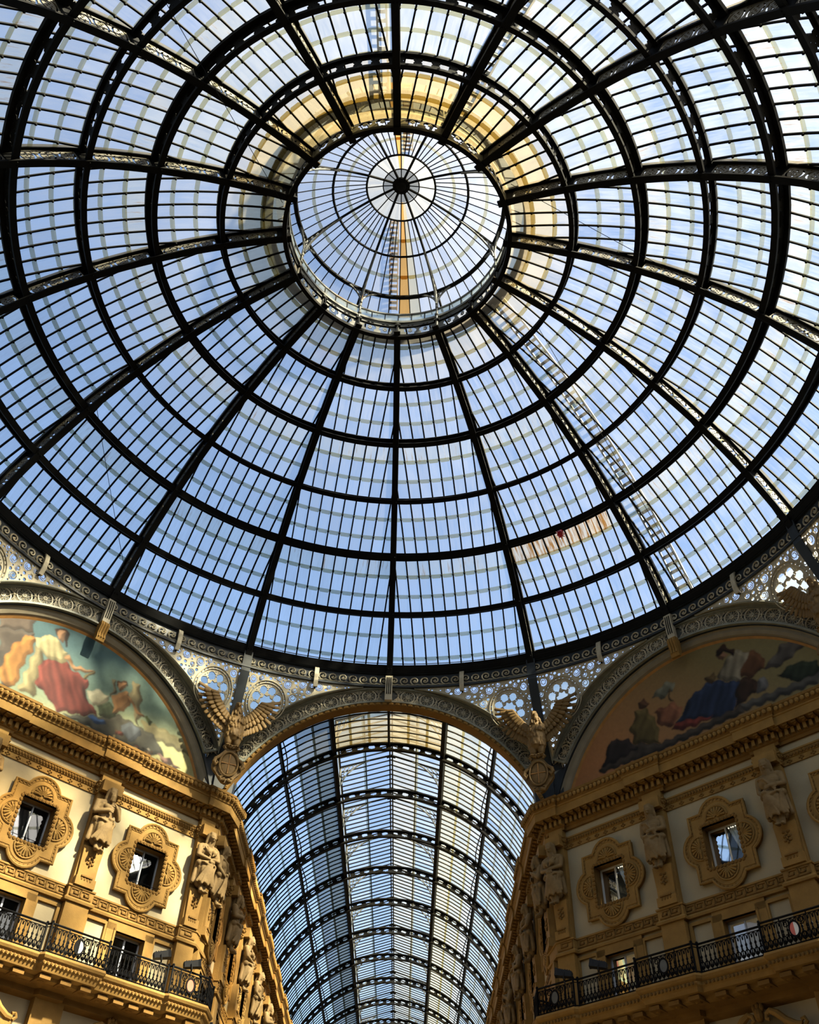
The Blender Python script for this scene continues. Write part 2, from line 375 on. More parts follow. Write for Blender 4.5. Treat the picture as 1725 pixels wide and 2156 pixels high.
for i in range(7):
    n = 128; big = i in (2, 4); wi = R(1) * RD
    hw = [0.17, 0.105, 0.115, 0.115, 0.13, 0.13, 0.19][i] / wi; ho = (0.12 if not big else 0.20) / wi
    mb = MB()
    if i > 0:
        mb.strip([[dpt(360 * a / n, PHI[i] - hw, 0.0), dpt(360 * a / n, PHI[i] + hw, 0.0), dpt(360 * a / n, PHI[i] + hw, 0.10), dpt(360 * a / n, PHI[i] - hw, 0.10)] for a in range(n)], closed=True)
        mb.strip([[dpt(360 * a / n, PHI[i] - ho, 0.60), dpt(360 * a / n, PHI[i] + ho, 0.60), dpt(360 * a / n, PHI[i] + ho, 0.72), dpt(360 * a / n, PHI[i] - ho, 0.72)] for a in range(n)], closed=True)
    else:
        mb.strip([[dpt(360 * a / n, PHI[i] + 0.35, 0.74), dpt(360 * a / n, PHI[i] + 0.6, 0.74), dpt(360 * a / n, PHI[i] + 0.6, 0.82), dpt(360 * a / n, PHI[i] + 0.35, 0.82)] for a in range(n)], closed=True)
    ring = mb.build('ring_beam', IRON, dome)
    if 1 <= i <= 5:
        mw = MB(); ns = 4 if i <= 2 else 5
        for k in range(16):
            for c in range(ns):
                t0 = 22.5 * k + 0.9 + (22.5 - 1.8) * c / ns; t1 = 22.5 * k + 0.9 + (22.5 - 1.8) * (c + 1) / ns
                mw.plate(STAR_TILE, 0.03, lambda u, w, d: dpt(t0 + (t1 - t0) * u, PHI[i] + (d - 0.015) / wi, 0.08 + 0.54 * w))
        mw.build('pierced_web', IRON, ring)
# glazing: bars run parallel to the middle line of each bay, panes lap like slates
PW = 0.575; GR = 0.78
domeP = Panes(); bars = MB()
def qpt(thc, q, ph, dr):
    rr = RC + (RD + dr) * math.cos(R(ph)); a = math.asin(max(-0.99, min(0.99, q / rr)))
    return dpt(thc + math.degrees(a), ph, dr)
def qmax(ph, dr): return (RC + (RD + dr) * math.cos(R(ph))) * math.sin(R(11.25))
for k in range(16):
    thc = 22.5 * k + 11.25; back = 0.5 - 0.5 * math.cos(R(thc)); right = math.sin(R(thc))
    for i in range(6):
        a, b = PHI[i] + (0.3 if i == 0 else 0), PHI[i + 1]
        fr = [0, 1 / 3, 2 / 3, 1] if i < 5 else [0, 0.36, 0.76, 1]
        for rrow in range(3):
            p0 = a + (b - a) * fr[rrow]; p1 = a + (b - a) * fr[rrow + 1]
            h0, h1 = qmax(p0, GR), qmax(p1, GR)
            nc = int(h1 / PW + 0.999)
            for c in range(-nc, nc):
                q0, q1 = c * PW, (c + 1) * PW
                poly = [(q0, 0), (q1, 0), (q1, 1), (q0, 1)]
                poly = clip_q(poly, (h0, h1)); poly = [(-q, t) for q, t in poly]
                poly = clip_q(poly, (h0, h1)); poly = [(-q, t) for q, t in poly]
                if len(poly) < 3 or max(p[0] for p in poly) - min(p[0] for p in poly) < 0.03: continue
                uo, vo = random.uniform(0, 50), random.uniform(0, 50); L = (p0 - p1) * R(1) * RD
                v = random.uniform(0.93, 1.04); warm = 0.02
                dirt = 0.115 - 0.055 * right + random.uniform(-0.02, 0.03) - 0.03 * (i == 5)  # haze painted heavier on the left to whiten it, thinner on the sunny right
                rgb = [v * 0.99, v, v * 1.0]
                if i == 0:
                    am = 0.35 + 0.65 * back; am *= (1.0, 0.85, 0.35)[rrow]
                    rgb = [v * (1 - am * 0.20), v * (1 - am * 0.38), v * (1 - am * 0.72)]; dirt += 0.36 * am
                if i == 1 and back > 0.6: dirt += 0.08; rgb[2] *= 0.95
                if rrow == 0 and i in (2, 4):      # run-off below the two gutters
                    dirt += 0.08; rgb = [rgb[0] * 0.97, rgb[1] * 0.97, rgb[2] * 0.92]
                if rrow == 0 and i == 4 and k == 1 and c < 4:
                    dirt += 0.12; rgb = [0.97, 0.90, 0.74]
                up = 0.012
                main = [qpt(thc, q, p0 + (p1 - p0) * t, GR) for q, t in poly]
                quads = [main]; uvs = [[(q + uo, t * L + vo) for q, t in poly]]; mi = [2 if (rrow == 0 and i == 4 and k == 1 and c < 4) else 3 if (rrow == 0 and i in (2, 4) and random.random() < .7) else 0]
                lo = sorted([q for q, t in poly if t > 0.98])
                if len(lo) >= 2 and lo[-1] - lo[0] > 0.08:
                    la, lb = lo[0], lo[-1]; lw = 0.19 / (R(1) * RD); ch = min(0.09, (lb - la) * 0.25)
                    if rrow < 2 or i in (0, 2):
                        pts = [(la, 0), (lb, 0), (lb, 0.45), (lb - ch, 1), (la + ch, 1), (la, 0.45)]
                        quads.append([qpt(thc, q, p1 - t * lw + lw * 0.35, GR - up) for q, t in pts]); uvs.append([(q + uo, L + t * .15 + vo) for q, t in pts]); mi.append(1)
                domeP.add(quads, uvs, (*rgb, dirt), mi)
        # bars
        nb = int(qmax(b, GR) / PW + 0.999)
        for c in range(-nb + 1, nb):
            q = c * PW; seg = []
            for s_ in range(7):
                p = a + (b - a) * s_ / 6
                if qmax(p, GR) > abs(q): seg.append(p)
            if not seg: continue
            if len(seg) < 7:
                lo_, hi_ = seg[0] + (a - b) / 6, seg[0]
                for _ in range(8):
                    md = (lo_ + hi_) / 2
                    if qmax(md, GR) > abs(q): hi_ = md
                    else: lo_ = md
                seg = [hi_] + seg
            wq = 0.033
            bars.strip([[qpt(thc, q - wq, p, GR - 0.06), qpt(thc, q + wq, p, GR - 0.06), qpt(thc, q + wq, p, GR + 0.01), qpt(thc, q - wq, p, GR + 0.01)] for p in seg])
            for t in ([1 / 3, 2 / 3] if i < 5 else [0.36, 0.76]):       # clips on the laps
                p = a + (b - a) * t
                if qmax(p, GR) > abs(q) + 0.05: bars.ell(qpt(thc, q, p, GR - 0.09), (0.06, 0.06, 0.05), 6, 4)
domeP.build(dome, [GLASS, LAP, RUSTY, RUNOFF])
tag(bars.build('glazing_bar', IRON, dome), kind='stuff')
# hand rail that runs round the foot of the dome outside
mb = MB()
n = 128
mb.tube([dpt(360 * a / n, 27.9, 1.75) for a in range(n)], 0.022, 5, True)
for a in range(0, n, 2): mb.tube([dpt(360 * a / n, 27.0, 0.85), dpt(360 * a / n, 27.9, 1.75)], 0.015, 4)
mb.build('outside_handrail', IRON, dome)
# base fascia under the lowest ring
mb = MB(); n = 128
mb.strip([[(r_ * math.sin(2 * PI * a / n), r_ * math.cos(2 * PI * a / n), z_) for r_, z_ in ((17.42, 28.50), (17.62, 28.38), (18.3, 28.38), (18.5, 28.95), (17.75, 28.98))] for a in range(n)], closed=True)
mb.build('base_ring', IRONBLUE, dome)

# ------------------------------------------------------------------ lantern in the eye of the dome
lan = tag(empty('cupola', (0, 0, 38.2)), 'small glazed cupola on a pierced drum over the eye of the dome', 'cupola')
RO = 4.88
def cyl(r, th, z): return (r * math.sin(R(th)), r * math.cos(R(th)), z)
mb = MB(); n = 96
mb.strip([[cyl(r_, 360 * a / n, z_) for r_, z_ in ((4.74, 38.14), (4.93, 38.14), (4.93, 38.32), (4.74, 38.32))] for a in range(n)], closed=True)
mb.build('drum_flange', IRON, lan)
mb = MB()
mb.strip([[cyl(r_, 360 * a / n, z_) for r_, z_ in ((4.78, 39.40), (5.0, 39.40), (5.0, 39.55), (4.78, 39.55))] for a in range(n)], closed=True)
mb.strip([[cyl(r_, 360 * a / n, z_) for r_, z_ in ((4.84, 40.16), (4.92, 40.16), (4.92, 40.26), (4.84, 40.26))] for a in range(n)], closed=True)
mb.strip([[cyl(r_, 360 * a / n, z_) for r_, z_ in ((5.5, 39.30), (5.95, 39.30), (5.95, 39.40), (5.5, 39.40))] for a in range(n)], closed=True)
mb.build('drum_rail', PLATE, lan)
def drum_tile():
    h = []
    for cx in (0.30, 0.70):
        for a in range(6):
            h.append(circ(cx + 0.105 * math.cos(a * PI / 3) , 0.5 + 0.27 * math.sin(a * PI / 3), 0.062, 10, 0, 0.16))
    h += [circ(0.5, 0.5, 0.05, 8, 0, 0.11), circ(0.30, 0.5, 0.02, 6, 0, 0.05), circ(0.70, 0.5, 0.02, 6, 0, 0.05)]
    return tess([(0, 0), (1, 0), (1, 1), (0, 1)], [q for k, q in enumerate(h) if k != 12])
DT = drum_tile()
for k in range(16):
    t0 = 22.5 * k + 0.7; t1 = 22.5 * (k + 1) - 0.7
    m = MB(); m.plate(DT, 0.03, lambda u, w_, d: cyl(RO + d, t0 + (t1 - t0) * u, 38.32 + 1.1 * w_)); m.build('pierced_panel', PLATE, lan)
    m = MB(); t = 22.5 * k
    m.hexa([cyl(r_, t + s_ * 0.75, z_) for z_ in (38.3, 39.45) for r_, s_ in ((4.8, -1), (4.8, 1), (4.95, 1), (4.95, -1))]); m.build('drum_pilaster', PLATE, lan)
pal = MB(); palu = []
for k in range(48):
    t0, t1 = 7.5 * k + .2, 7.5 * (k + 1) - .2
    ids = [cyl(4.88, t0, 39.55), cyl(4.88, t1, 39.55), cyl(4.88, t1, 40.18), cyl(4.88, t0, 40.18)]
    m = MB(); q = [m.vert(p) for p in ids]; m.face(q); m.uv = [(k * 3, 0), (k * 3 + .6, 0), (k * 3 + .6, .6), (k * 3, .6)]; m.tint = [(0.85, 0.92, 0.84, 0.55)] * 4
    m.build('parapet_pane', [GLASS], lan)
    pal.hexa([cyl(r_, 7.5 * k + s_ * 0.25, z_) for z_ in (39.5, 40.2) for r_, s_ in ((4.85, -1), (4.85, 1), (4.91, 1), (4.91, -1))])
pal.build('parapet_bar', IRON, lan)
# cupola surface: radius -> height
CUP = [(0.0, 43.75), (0.36, 43.72), (0.82, 43.66), (1.62, 43.42), (2.45, 43.08), (3.15, 42.72), (3.95, 42.25), (4.78, 41.72), (5.6, 41.12)]
def cupz(r):
    for (r0, z0), (r1, z1) in zip(CUP, CUP[1:]):
        if r <= r1: return z0 + (z1 - z0) * (r - r0) / (r1 - r0)
    return CUP[-1][1]
cupP = Panes()
NM = 64
for k in range(NM):
    t0, t1 = 360 * k / NM, 360 * (k + 1) / NM; back = 0.5 - 0.5 * math.cos(R(t0))
    for a in range(1, 8):
        if a == 1 and k % 2: continue
        tt1 = t1 if a > 1 else t0 + 720 / NM
        r0, z0 = CUP[a]; r1, z1 = CUP[a + 1]
        q = [cyl(r0, t0, z0), cyl(r0, tt1, z0), cyl(r1, tt1, z1), cyl(r1, t0, z1)]
        uo = random.uniform(0, 40); L = math.hypot(r1 - r0, z1 - z0)
        v = random.uniform(0.94, 1.04); dirt = 0.22 + random.uniform(-.05, .07); rgb = (v, v, v * 0.99)
        if k in (0, NM // 2): rgb = (0.88, 0.50, 0.16); dirt = 0.42 + random.uniform(-.1, .15)
        elif k in (1, NM // 2 - 1): rgb = (1.0, 0.88, 0.62); dirt = 0.3
        if a == 1: rgb = (0.40, 0.39, 0.34); dirt = 0.25
        if a == 2: rgb = tuple(c * f for c, f in zip(rgb, (0.93, 0.90, 0.80))); dirt += 0.12
        quads = [q]; uvs = [[(uo, 0), (uo + .4, 0), (uo + .4, L), (uo, L)]]; mi = [0]
        if a in (3, 5, 7 - 1):
            pass
        if a in (4, 6):
            rr0, rr1 = r0 - 0.02, r0 + 0.13
            c = (t1 - t0) * 0.2
            pts = [(rr0, t0), (rr0, t1), (rr1 - 0.06, t1), (rr1, t1 - c), (rr1, t0 + c), (rr1 - .06, t0)]
            quads.append([cyl(a_, b_, cupz(a_) - 0.015) for a_, b_ in pts]); uvs.append([(uo + (b_ - t0) * .05, a_) for a_, b_ in pts]); mi.append(1)
        cupP.add(quads, uvs, (*rgb, dirt), mi)
cupP.build(lan, [GLASS, LAP])
mb = MB()
for k in range(NM):
    if k % 8 == 4: continue
    t = 360 * k / NM; ra = 0.36 if k % 4 == 0 else 1.6
    pts = [r for r, z in CUP if r >= ra]
    mb.tube([cyl(r, t, cupz(r) - 0.03) for r in pts], 0.026, 4)
tag(mb.build('cupola_bar', IRON, lan), kind='stuff')
for rr, rad in ((0.85, 0.03), (1.62, 0.05), (3.15, 0.06)):
    m = MB(); m.tube([cyl(rr, 360 * a / 48, cupz(rr) - 0.05) for a in range(48)], rad, 6, True); m.build('cupola_ring', IRON, lan)
m = MB(); m.tube([cyl(4.78, 360 * a / 64, cupz(4.78) - 0.08) for a in range(64)], 0.11, 8, True); m.build('eaves_ring', IRON, lan)
m = MB()
m.strip([[(r_ * math.cos(2 * PI * a / 24), r_ * math.sin(2 * PI * a / 24), z_) for r_, z_ in ((0.40, 43.62), (0.42, 43.70), (0.2, 43.80), (0.2, 43.58))] for a in range(24)], closed=True)
m.ell((0, 0, 43.60), (0.24, 0.24, 0.12), 16, 8)
for a in range(12): m.ell((0.31 * math.cos(a * PI / 6), 0.31 * math.sin(a * PI / 6), 43.60), (0.05, 0.05, 0.04), 6, 4)
m.build('boss', IRON, lan)
def filigree(m, A, B, C_, r=0.034, n=6):
    """open scroll bracket in the corner A (corner), B and C_ (ends of the two arms)"""
    A, B, C_ = Vector(A), Vector(B), Vector(C_)
    e1, e2 = B - A, C_ - A
    arc = []
    for i in range(n + 3):
        t = i / (n + 2) * PI / 2; arc.append(A + e1 * (1 - math.sin(t)) + e2 * (1 - math.cos(t)))
    m.tube(arc, r * 1.5, 5)
    m.tube([A, B], r, 4); m.tube([A, C_], r, 4)
    for i in range(n):
        for j in range(n - i):
            u, v = (i + 0.55) / (n + 1.0), (j + 0.55) / (n + 1.0)
            if (1 - u) ** 2 + (1 - v) ** 2 < 1.03: continue
            c = A + e1 * u + e2 * v; s1 = e1 * (0.46 / (n + 1)); s2 = e2 * (0.46 / (n + 1))
            m.tube([c + s1 * math.cos(x) + s2 * math.sin(x) for x in np.linspace(0, 1.6 * PI, 7)], r * 0.75, 4)
for k in range(8):
    t = 45 * k + 22.5
    m = MB(); m.tube([cyl(0.36, t, 43.66)] + [cyl(r, t, cupz(r) - 0.10) for r, z in CUP[2:]], 0.06, 6)
    m.build('cupola_rib', IRON, lan)
    m = MB(); m.tube([cyl(4.8, t, 38.4), cyl(4.8, t, 41.75)], 0.05, 6); m.ell(cyl(4.78, t, 39.6), (.1, .1, .1), 8, 5); m.tube([cyl(4.8, t, 40.2), cyl(4.8, t, 40.7)], 0.075, 8); m.build('post', PLATE, lan)
    m = MB()
    A = cyl(4.78, t, 41.66)
    filigree(m, A, cyl(4.78, t, 40.45), cyl(4.78, t + 13.5, 41.66)); filigree(m, A, cyl(4.78, t, 40.45), cyl(4.78, t - 13.5, 41.66))
    filigree(m, cyl(4.72, t, 41.72), cyl(4.72, t, 40.45), cyl(3.0, t, 42.6))
    m.build('bracket', PLATE, lan)

# ------------------------------------------------------------------ arches, spandrels, scroll frieze, corner ribs
ZA = 19.15                                      # arch centre height
AB0, AB1 = 7.62, 8.38                           # pierced arch band, inner and outer radius
AP = 17.72                                      # plane of the arch bands
def sph(side, u, z, d=0.0):                     # pendentive surface: from the arch plane up to the frieze circle
    wv = max(0.0, min(1.0, (27.45 - z) / 3.9)); th = math.atan2(u, AP)
    rp = AP / math.cos(th); r = 17.66 + wv * (rp - 17.66) - d
    t = th + R(45 * side); return (r * math.sin(t), r * math.cos(t), z)
SIDE_WORD = {-2: 'at the left edge of the photo', -1: 'over the left mural', 0: 'over the far arcade', 1: 'over the right mural', 2: 'at the right edge of the photo'}
# rosette of the arch band, radius 1, flat in (u, w)
def rosette_mesh():
    m = MB(); rr = 0.315
    def ringband(r0, r1, dd0, dd1, n=20):
        m.strip([[(r_ * math.cos(2 * PI * k / n), d_, r_ * math.sin(2 * PI * k / n)) for r_, d_ in ((r0, dd0), (r1, dd0), (r1, dd1), (r0, dd1))] for k in range(n)], closed=True)
    ringband(0.265, 0.315, 0.0, 0.06); ringband(0.05, 0.085, 0.0, 0.06, 10)
    m.ell((0, 0.03, 0), (0.04, 0.04, 0.04), 8, 4)
    for k in range(8):
        a = PI * k / 4; pts = []
        for t in np.linspace(0, 2 * PI, 9)[:-1]:
            x = 0.175 + 0.085 * math.cos(t); y = 0.062 * math.sin(t) * (0.55 + 0.45 * (x - 0.09) / 0.17)
            pts.append((x * math.cos(a) - y * math.sin(a), 0.03, x * math.sin(a) + y * math.cos(a)))
        m.tube(pts, 0.013, 4, True)
    return m
ROS = rosette_mesh()
def curl(m, F, cx, cz, r, a0, sgn, rad=0.014, turns=1.25, n=9):
    m.tube([F(cx + r * (1 - 0.62 * i / n) * math.cos(a0 + sgn * 2 * PI * turns * i / n), cz + r * (1 - 0.62 * i / n) * math.sin(a0 + sgn * 2 * PI * turns * i / n)) for i in range(n + 1)], rad, 4)
ros_me = None
def arch_band(side):
    F = side_frame(side, AP); lim = R(56.3)
    root = tag(empty('iron_arch', F(0, 0, ZA + AB1)), 'tan cast iron arch band of round rosettes, ' + SIDE_WORD[side], 'arch', 'pierced iron arch bands')
    m = MB(); n = 64
    for r0, r1, d0, d1 in ((AB0 - 0.03, AB0 + 0.05, -0.05, 0.10), (AB1 - 0.06, AB1 + 0.03, -0.05, 0.12), (AB0 + 0.07, AB0 + 0.095, -0.02, 0.05), (AB1 - 0.10, AB1 - 0.075, -0.02, 0.05)):
        m.strip([[F(r_ * math.sin(a), d_, ZA + r_ * math.cos(a)) for r_, d_ in ((r0, d0), (r1, d0), (r1, d1), (r0, d1))] for a in np.linspace(-lim, lim, n)])
    for s_ in (-1, 1):
        a = s_ * lim; e = 0.05 / 8
        m.hexa([F(r_ * math.sin(b_), d_, ZA + r_ * math.cos(b_)) for d_ in (-0.05, 0.12) for r_, b_ in ((AB0, a - e), (AB1, a - e), (AB1, a + e), (AB0, a + e))])
    m.build('rim', GREYIRON, root)
    m = MB()                                     # backing plate set well behind the lattice
    m.strip([[F(r_ * math.sin(a), d_, ZA + r_ * math.cos(a)) for r_, d_ in ((AB0 - 0.02, -0.10), (AB1 + 0.02, -0.10), (AB1 + 0.02, -0.06), (AB0 - 0.02, -0.06))] for a in np.linspace(-lim, lim, n)])
    m.build('backing_plate', PLATE, root)
    m = MB()                                     # return plate between the band and the leaning spandrels
    for s_ in (-1, 1):
        m.strip([[F(s_ * u, 0.0, ZA + math.sqrt((AB1 + .02) ** 2 - u * u)), sph(side, s_ * u, ZA + math.sqrt((AB1 + .06) ** 2 - u * u) + .02, .02)] for u in np.linspace(.2, 7.0, 24)], False, False, False)
    m.build('return_plate', GREYIRON, root)
    nr = 17; rm = (AB0 + AB1) / 2 + 0.0
    global ros_me
    lat = MB()
    L0 = world_loc(root)
    for k in range(nr):
        a = -lim + 2 * lim * (k + 0.5) / nr
        if abs(a) < R(1): continue
        p = Vector(F(rm * math.sin(a), 0.0, ZA + rm * math.cos(a)))
        if ros_me is None:
            o = ROS.build('rosette', TANIRON); ros_me = o.data
        else:
            o = bpy.data.objects.new('rosette', ros_me); COL.objects.link(o)
        o.parent = root; o.location = p - L0
        M = Matrix((F.ud, F.nd, Vector((0, 0, 1)))).transposed() @ Matrix.Rotation(a, 3, 'Y')
        o.rotation_euler = M.to_euler(); o.scale = (1.13, 1.0, 1.13)
    for k in range(nr + 1):                      # lattice between the rosettes
        a = -lim + 2 * lim * k / nr
        G = lambda x, w_: F((rm + w_) * math.sin(a + x / rm), 0.03, ZA + (rm + w_) * math.cos(a + x / rm))
        for s_ in (-1, 1):
            lat.tube([G(-0.10 * s_, -0.30), G(0.10 * s_, 0.30)], 0.014, 4)
            lat.tube([G(0.22 * s_, 0.30), G(0.06 * s_, 0.15), G(0.0, 0.0)], 0.012, 4); lat.tube([G(0.22 * s_, -0.30), G(0.06 * s_, -0.15), G(0, 0)], 0.012, 4)
            curl(lat, G, 0.10 * s_, 0.22, 0.07, PI / 2, s_, 0.012, 1.0, 7); curl(lat, G, 0.10 * s_, -0.22, 0.07, -PI / 2, -s_, 0.012, 1.0, 7)
        lat.tube([G(-0.12, 0), G(0.12, 0)], 0.014, 4); lat.tube([G(0, -0.33), G(0, 0.33)], 0.014, 4)
        lat.ell(G(0, 0), (0.05, 0.05, 0.05), 6, 4)
    tag(lat.build('scroll_lattice', TANIRON, root), kind='stuff')
    return root
for s_ in (-1, 0, 1, 2): arch_band(s_)

# spandrels: half of a side, u from the crown towards the corner
def spandrel_tess():
    top = lambda u: 27.42 - 0.0 * u
    ro = AB1 + 0.03; uc = 7.20
    outer = [(u, ZA + math.sqrt(ro * ro - u * u)) for u in np.linspace(1.25, 6.98, 28)]
    outer += [(7.05, 23.6), (7.10, 24.6), (uc, 26.0), (uc + 0.05, 27.53)]
    outer += [(u, 27.53) for u in np.linspace(6.8, 1.25, 16)]
    cx, cz, rr = 5.92, 26.15, 1.0
    holes = [star(cx, cz, 0.36, 0.27, 8, PI / 8)]
    for k in range(8):
        a = 2 * PI * k / 8 + PI / 8; c, s = math.cos(a), math.sin(a)
        P = [(0.36, 0.0), (0.50, 0.17), (0.66, 0.185), (0.77, 0.10), (0.80, 0.0), (0.77, -0.10), (0.66, -0.185), (0.50, -0.17)] if k % 2 else [(0.40, 0.14), (0.62, 0.20), (0.76, 0.13), (0.80, 0.0), (0.76, -0.13), (0.62, -0.20), (0.40, -0.14)]
        holes.append([(cx + x * 0.98 * c - y * 0.98 * s, cz + x * 0.98 * s + y * 0.98 * c) for x, y in P])
        b = a + PI / 8
        for x, y, q in ((0.52, 0.0, 0.04), (0.62, 0.05, 0.032), (0.62, -0.05, 0.032), (0.74, 0.07, 0.03), (0.74, -0.07, 0.03)):
            holes.append(circ(cx + x * math.cos(b) - y * math.sin(b), cz + x * math.sin(b) + y * math.cos(b), q, 5))
        for q in (-0.2, 0.0, 0.2):
            holes.append(circ(cx + 0.93 * math.cos(b + q), cz + 0.93 * math.sin(b + q), 0.045, 5))
    placed = []
    def far(x, z, q):
        if math.hypot(x - cx, z - cz) < 1.03 + q: return False
        if not pip(x, z, outer): return False
        for k in range(0, len(outer)):
            a, b = Vector(outer[k]), Vector(outer[(k + 1) % len(outer)]); p = Vector((x, z)); ab = b - a
            t = max(0, min(1, (p - a).dot(ab) / max(ab.length_squared, 1e-9)))
            if (a + ab * t - p).length < q + 0.035: return False
        return all(math.hypot(x - x2, z - z2) > q + q2 + 0.028 for x2, z2, q2 in placed)
    rg = random.Random(3)
    for q, tries in ((0.20, 500), (0.13, 700), (0.085, 1100), (0.05, 1600)):
        for _ in range(tries):
            x, z = rg.uniform(1.8, 7.2), rg.uniform(23.6, 27.5)
            if far(x, z, q): placed.append((x, z, q))
    scrolls = []
    for x, z, q in placed:
        holes.append(circ(x, z, q, 12 if q > 0.1 else 6, rg.uniform(0, 1)))
        if q > 0.1: scrolls.append((x, z, q, rg.uniform(0, 6)))
    return tess(outer, holes), scrolls, outer, (cx, cz)
SPT, SPS, SPO, SPC = spandrel_tess()
for side in (-2, -1, 0, 1, 2):
    for sg in (-1, 1):
        if side == -2 or (side, sg) == (2, 1): continue
        wd = {(-2, 1): 'beyond the left eagle far left', (-1, -1): 'at far left above the left mural', (-1, 1): 'right of the left mural, against the left corner rib', (0, -1): 'left of the far arch, beside the left eagle', (0, 1): 'right of the far arch, beside the right eagle', (1, -1): 'left of the right mural, against the right corner rib', (1, 1): 'at far right above the right mural', (2, -1): 'far right edge of the photo'}[(side, sg)]
        root = tag(empty('spandrel_panel', sph(side, sg * 5.9, 26.1)), 'pierced star tracery iron spandrel ' + wd, 'spandrel', 'star tracery spandrels')
        m = MB(); m.plate(SPT, 0.06, lambda u, w_, d: sph(side, sg * u, w_, 0.06 - d)); m.build('tracery_plate', TANIRON, root)
        m = MB()
        G = lambda u, w_: sph(side, sg * u, w_, 0.08)
        for x, z, q, a in SPS: curl(m, G, x, z, q * 0.98, a, 1, 0.02, 1.5, 10)
        for q in (0.88, 1.0): m.tube([G(SPC[0] + q * math.cos(t), SPC[1] + q * math.sin(t)) for t in np.linspace(0, 2 * PI, 33)[:-1]], 0.022, 4, True)
        tag(m.build('raised_scroll', TANIRON, root), kind='stuff')
        m = MB(); m.tube([G(*p) for p in SPO], 0.035, 4, True); m.build('frame', GREYIRON, root)
        m = MB()
        us = np.linspace(1.0, 7.25, 12); zs = np.linspace(23.4, 27.5, 9)
        for i in range(11):
            for j in range(8):
                if ZA + math.sqrt(max(0, AB1 ** 2 - us[i] ** 2)) > zs[j + 1] + 0.05: continue
                m.face([m.vert(sph(side, sg * a, b, -0.9)) for a, b in ((us[i], zs[j]), (us[i + 1], zs[j]), (us[i + 1], zs[j + 1]), (us[i], zs[j + 1]))])
        m.uv = [(p[0] * .4, p[2] * .4) for p in m.v]; m.tint = [(0.97, 1.0, 0.93, 0.30)] * len(m.v)
        m.build('rear_pane', [GLASS], root)
# corner ribs below the dome ring
for k in (-1, 1, 3):
    th = 22.5 * k; s_ = (k - 1) // 2 if k > 0 else (k + 1) // 2
    def cr(z, d, t):
        wv = max(0, min(1, (27.45 - z) / 3.9)); r = 17.66 + wv * (AP / math.cos(R(22.5)) - 17.66) - d
        return (r * math.sin(R(th)) + t * math.cos(R(th)), r * math.cos(R(th)) - t * math.sin(R(th)), z)
    zs = [28.6, 28.0, 27.3, 26.5, 25.5, 24.5, 23.5, 21.6]
    wd = {-3: 'at the far left edge', -1: 'behind the left eagle', 1: 'behind the right eagle', 3: 'at the far right edge'}[k]
    root = tag(empty('corner_rib', cr(21.6, 0, 0)), 'blue-black iron rib running down from the dome ring ' + wd, 'rib', 'corner ribs under the dome ring')
    m = MB(); m.strip([[cr(z, 0.10, -0.21), cr(z, 0.10, 0.21), cr(z, 0.18, 0.21), cr(z, 0.18, -0.21)] for z in zs]); m.strip([[cr(z, -0.55, -0.05), cr(z, -0.55, 0.05), cr(z, 0.12, 0.05), cr(z, 0.12, -0.05)] for z in zs])
    m.build('flange', IRONBLUE, root)
    m = MB(); zz = [24.3, 23.4, 22.4, 21.6]
    m.strip([[cr(z, 0.06, -q), cr(z, 0.06, q), cr(z, -0.5, q + .2), cr(z, -0.5, -q - .2)] for z, q in zip(zz, (0.75, 0.75, 0.7, 0.65))]); m.build('shield_plate', IRONBLUE, root)
# scroll frieze under the base ring
fr = tag(empty('scroll_frieze', (0, 17.6, 28.0)), 'band of running wave scrolls just under the dome base ring', 'frieze')
def fz(th, z, d=0.0): return ((17.6 - d) * math.sin(R(th)), (17.6 - d) * math.cos(R(th)), z)
for b in range(-5, 6):
    for hlf in (0, 1):
        a0, a1 = 22.5 * b - 11.25 + hlf * 11.25, 22.5 * b - 11.25 + (hlf + 1) * 11.25
        m = MB(); n = 8
        for z0, z1, d0, d1 in ((27.50, 27.60, -0.08, 0.10), (28.30, 28.40, -0.08, 0.06), (27.58, 28.32, -0.10, -0.06)):
            m.strip([[fz(t, z0, d0), fz(t, z0, d1), fz(t, z1, d1), fz(t, z1, d0)] for t in np.linspace(a0, a1, n)])
        pan = m.build('frieze_panel', IRONBLUE, fr)
        ns = 7
        for k in range(ns):
            m = MB()
            c = a0 + (a1 - a0) * (k + 0.5) / ns; wq = (a1 - a0) / ns * R(1) * 17.6
            pts = []
            for i in range(15):
                r_ = 0.055 + 0.20 * (i / 14); a = -0.3 * PI - 2 * PI * 1.35 * (1 - i / 14)
                pts.append((r_ * math.cos(a), 27.93 + r_ * math.sin(a)))
            pts += [(0.30, 27.68), (0.46, 27.66)]
            m.tube([fz(c + x / (R(1) * 17.6), z, 0.0) for x, z in pts], 0.036, 4)
            m.ell(fz(c, 27.93), (0.05, 0.05, 0.05), 6, 4)
            m.build('wave_scroll', TANIRON, pan)
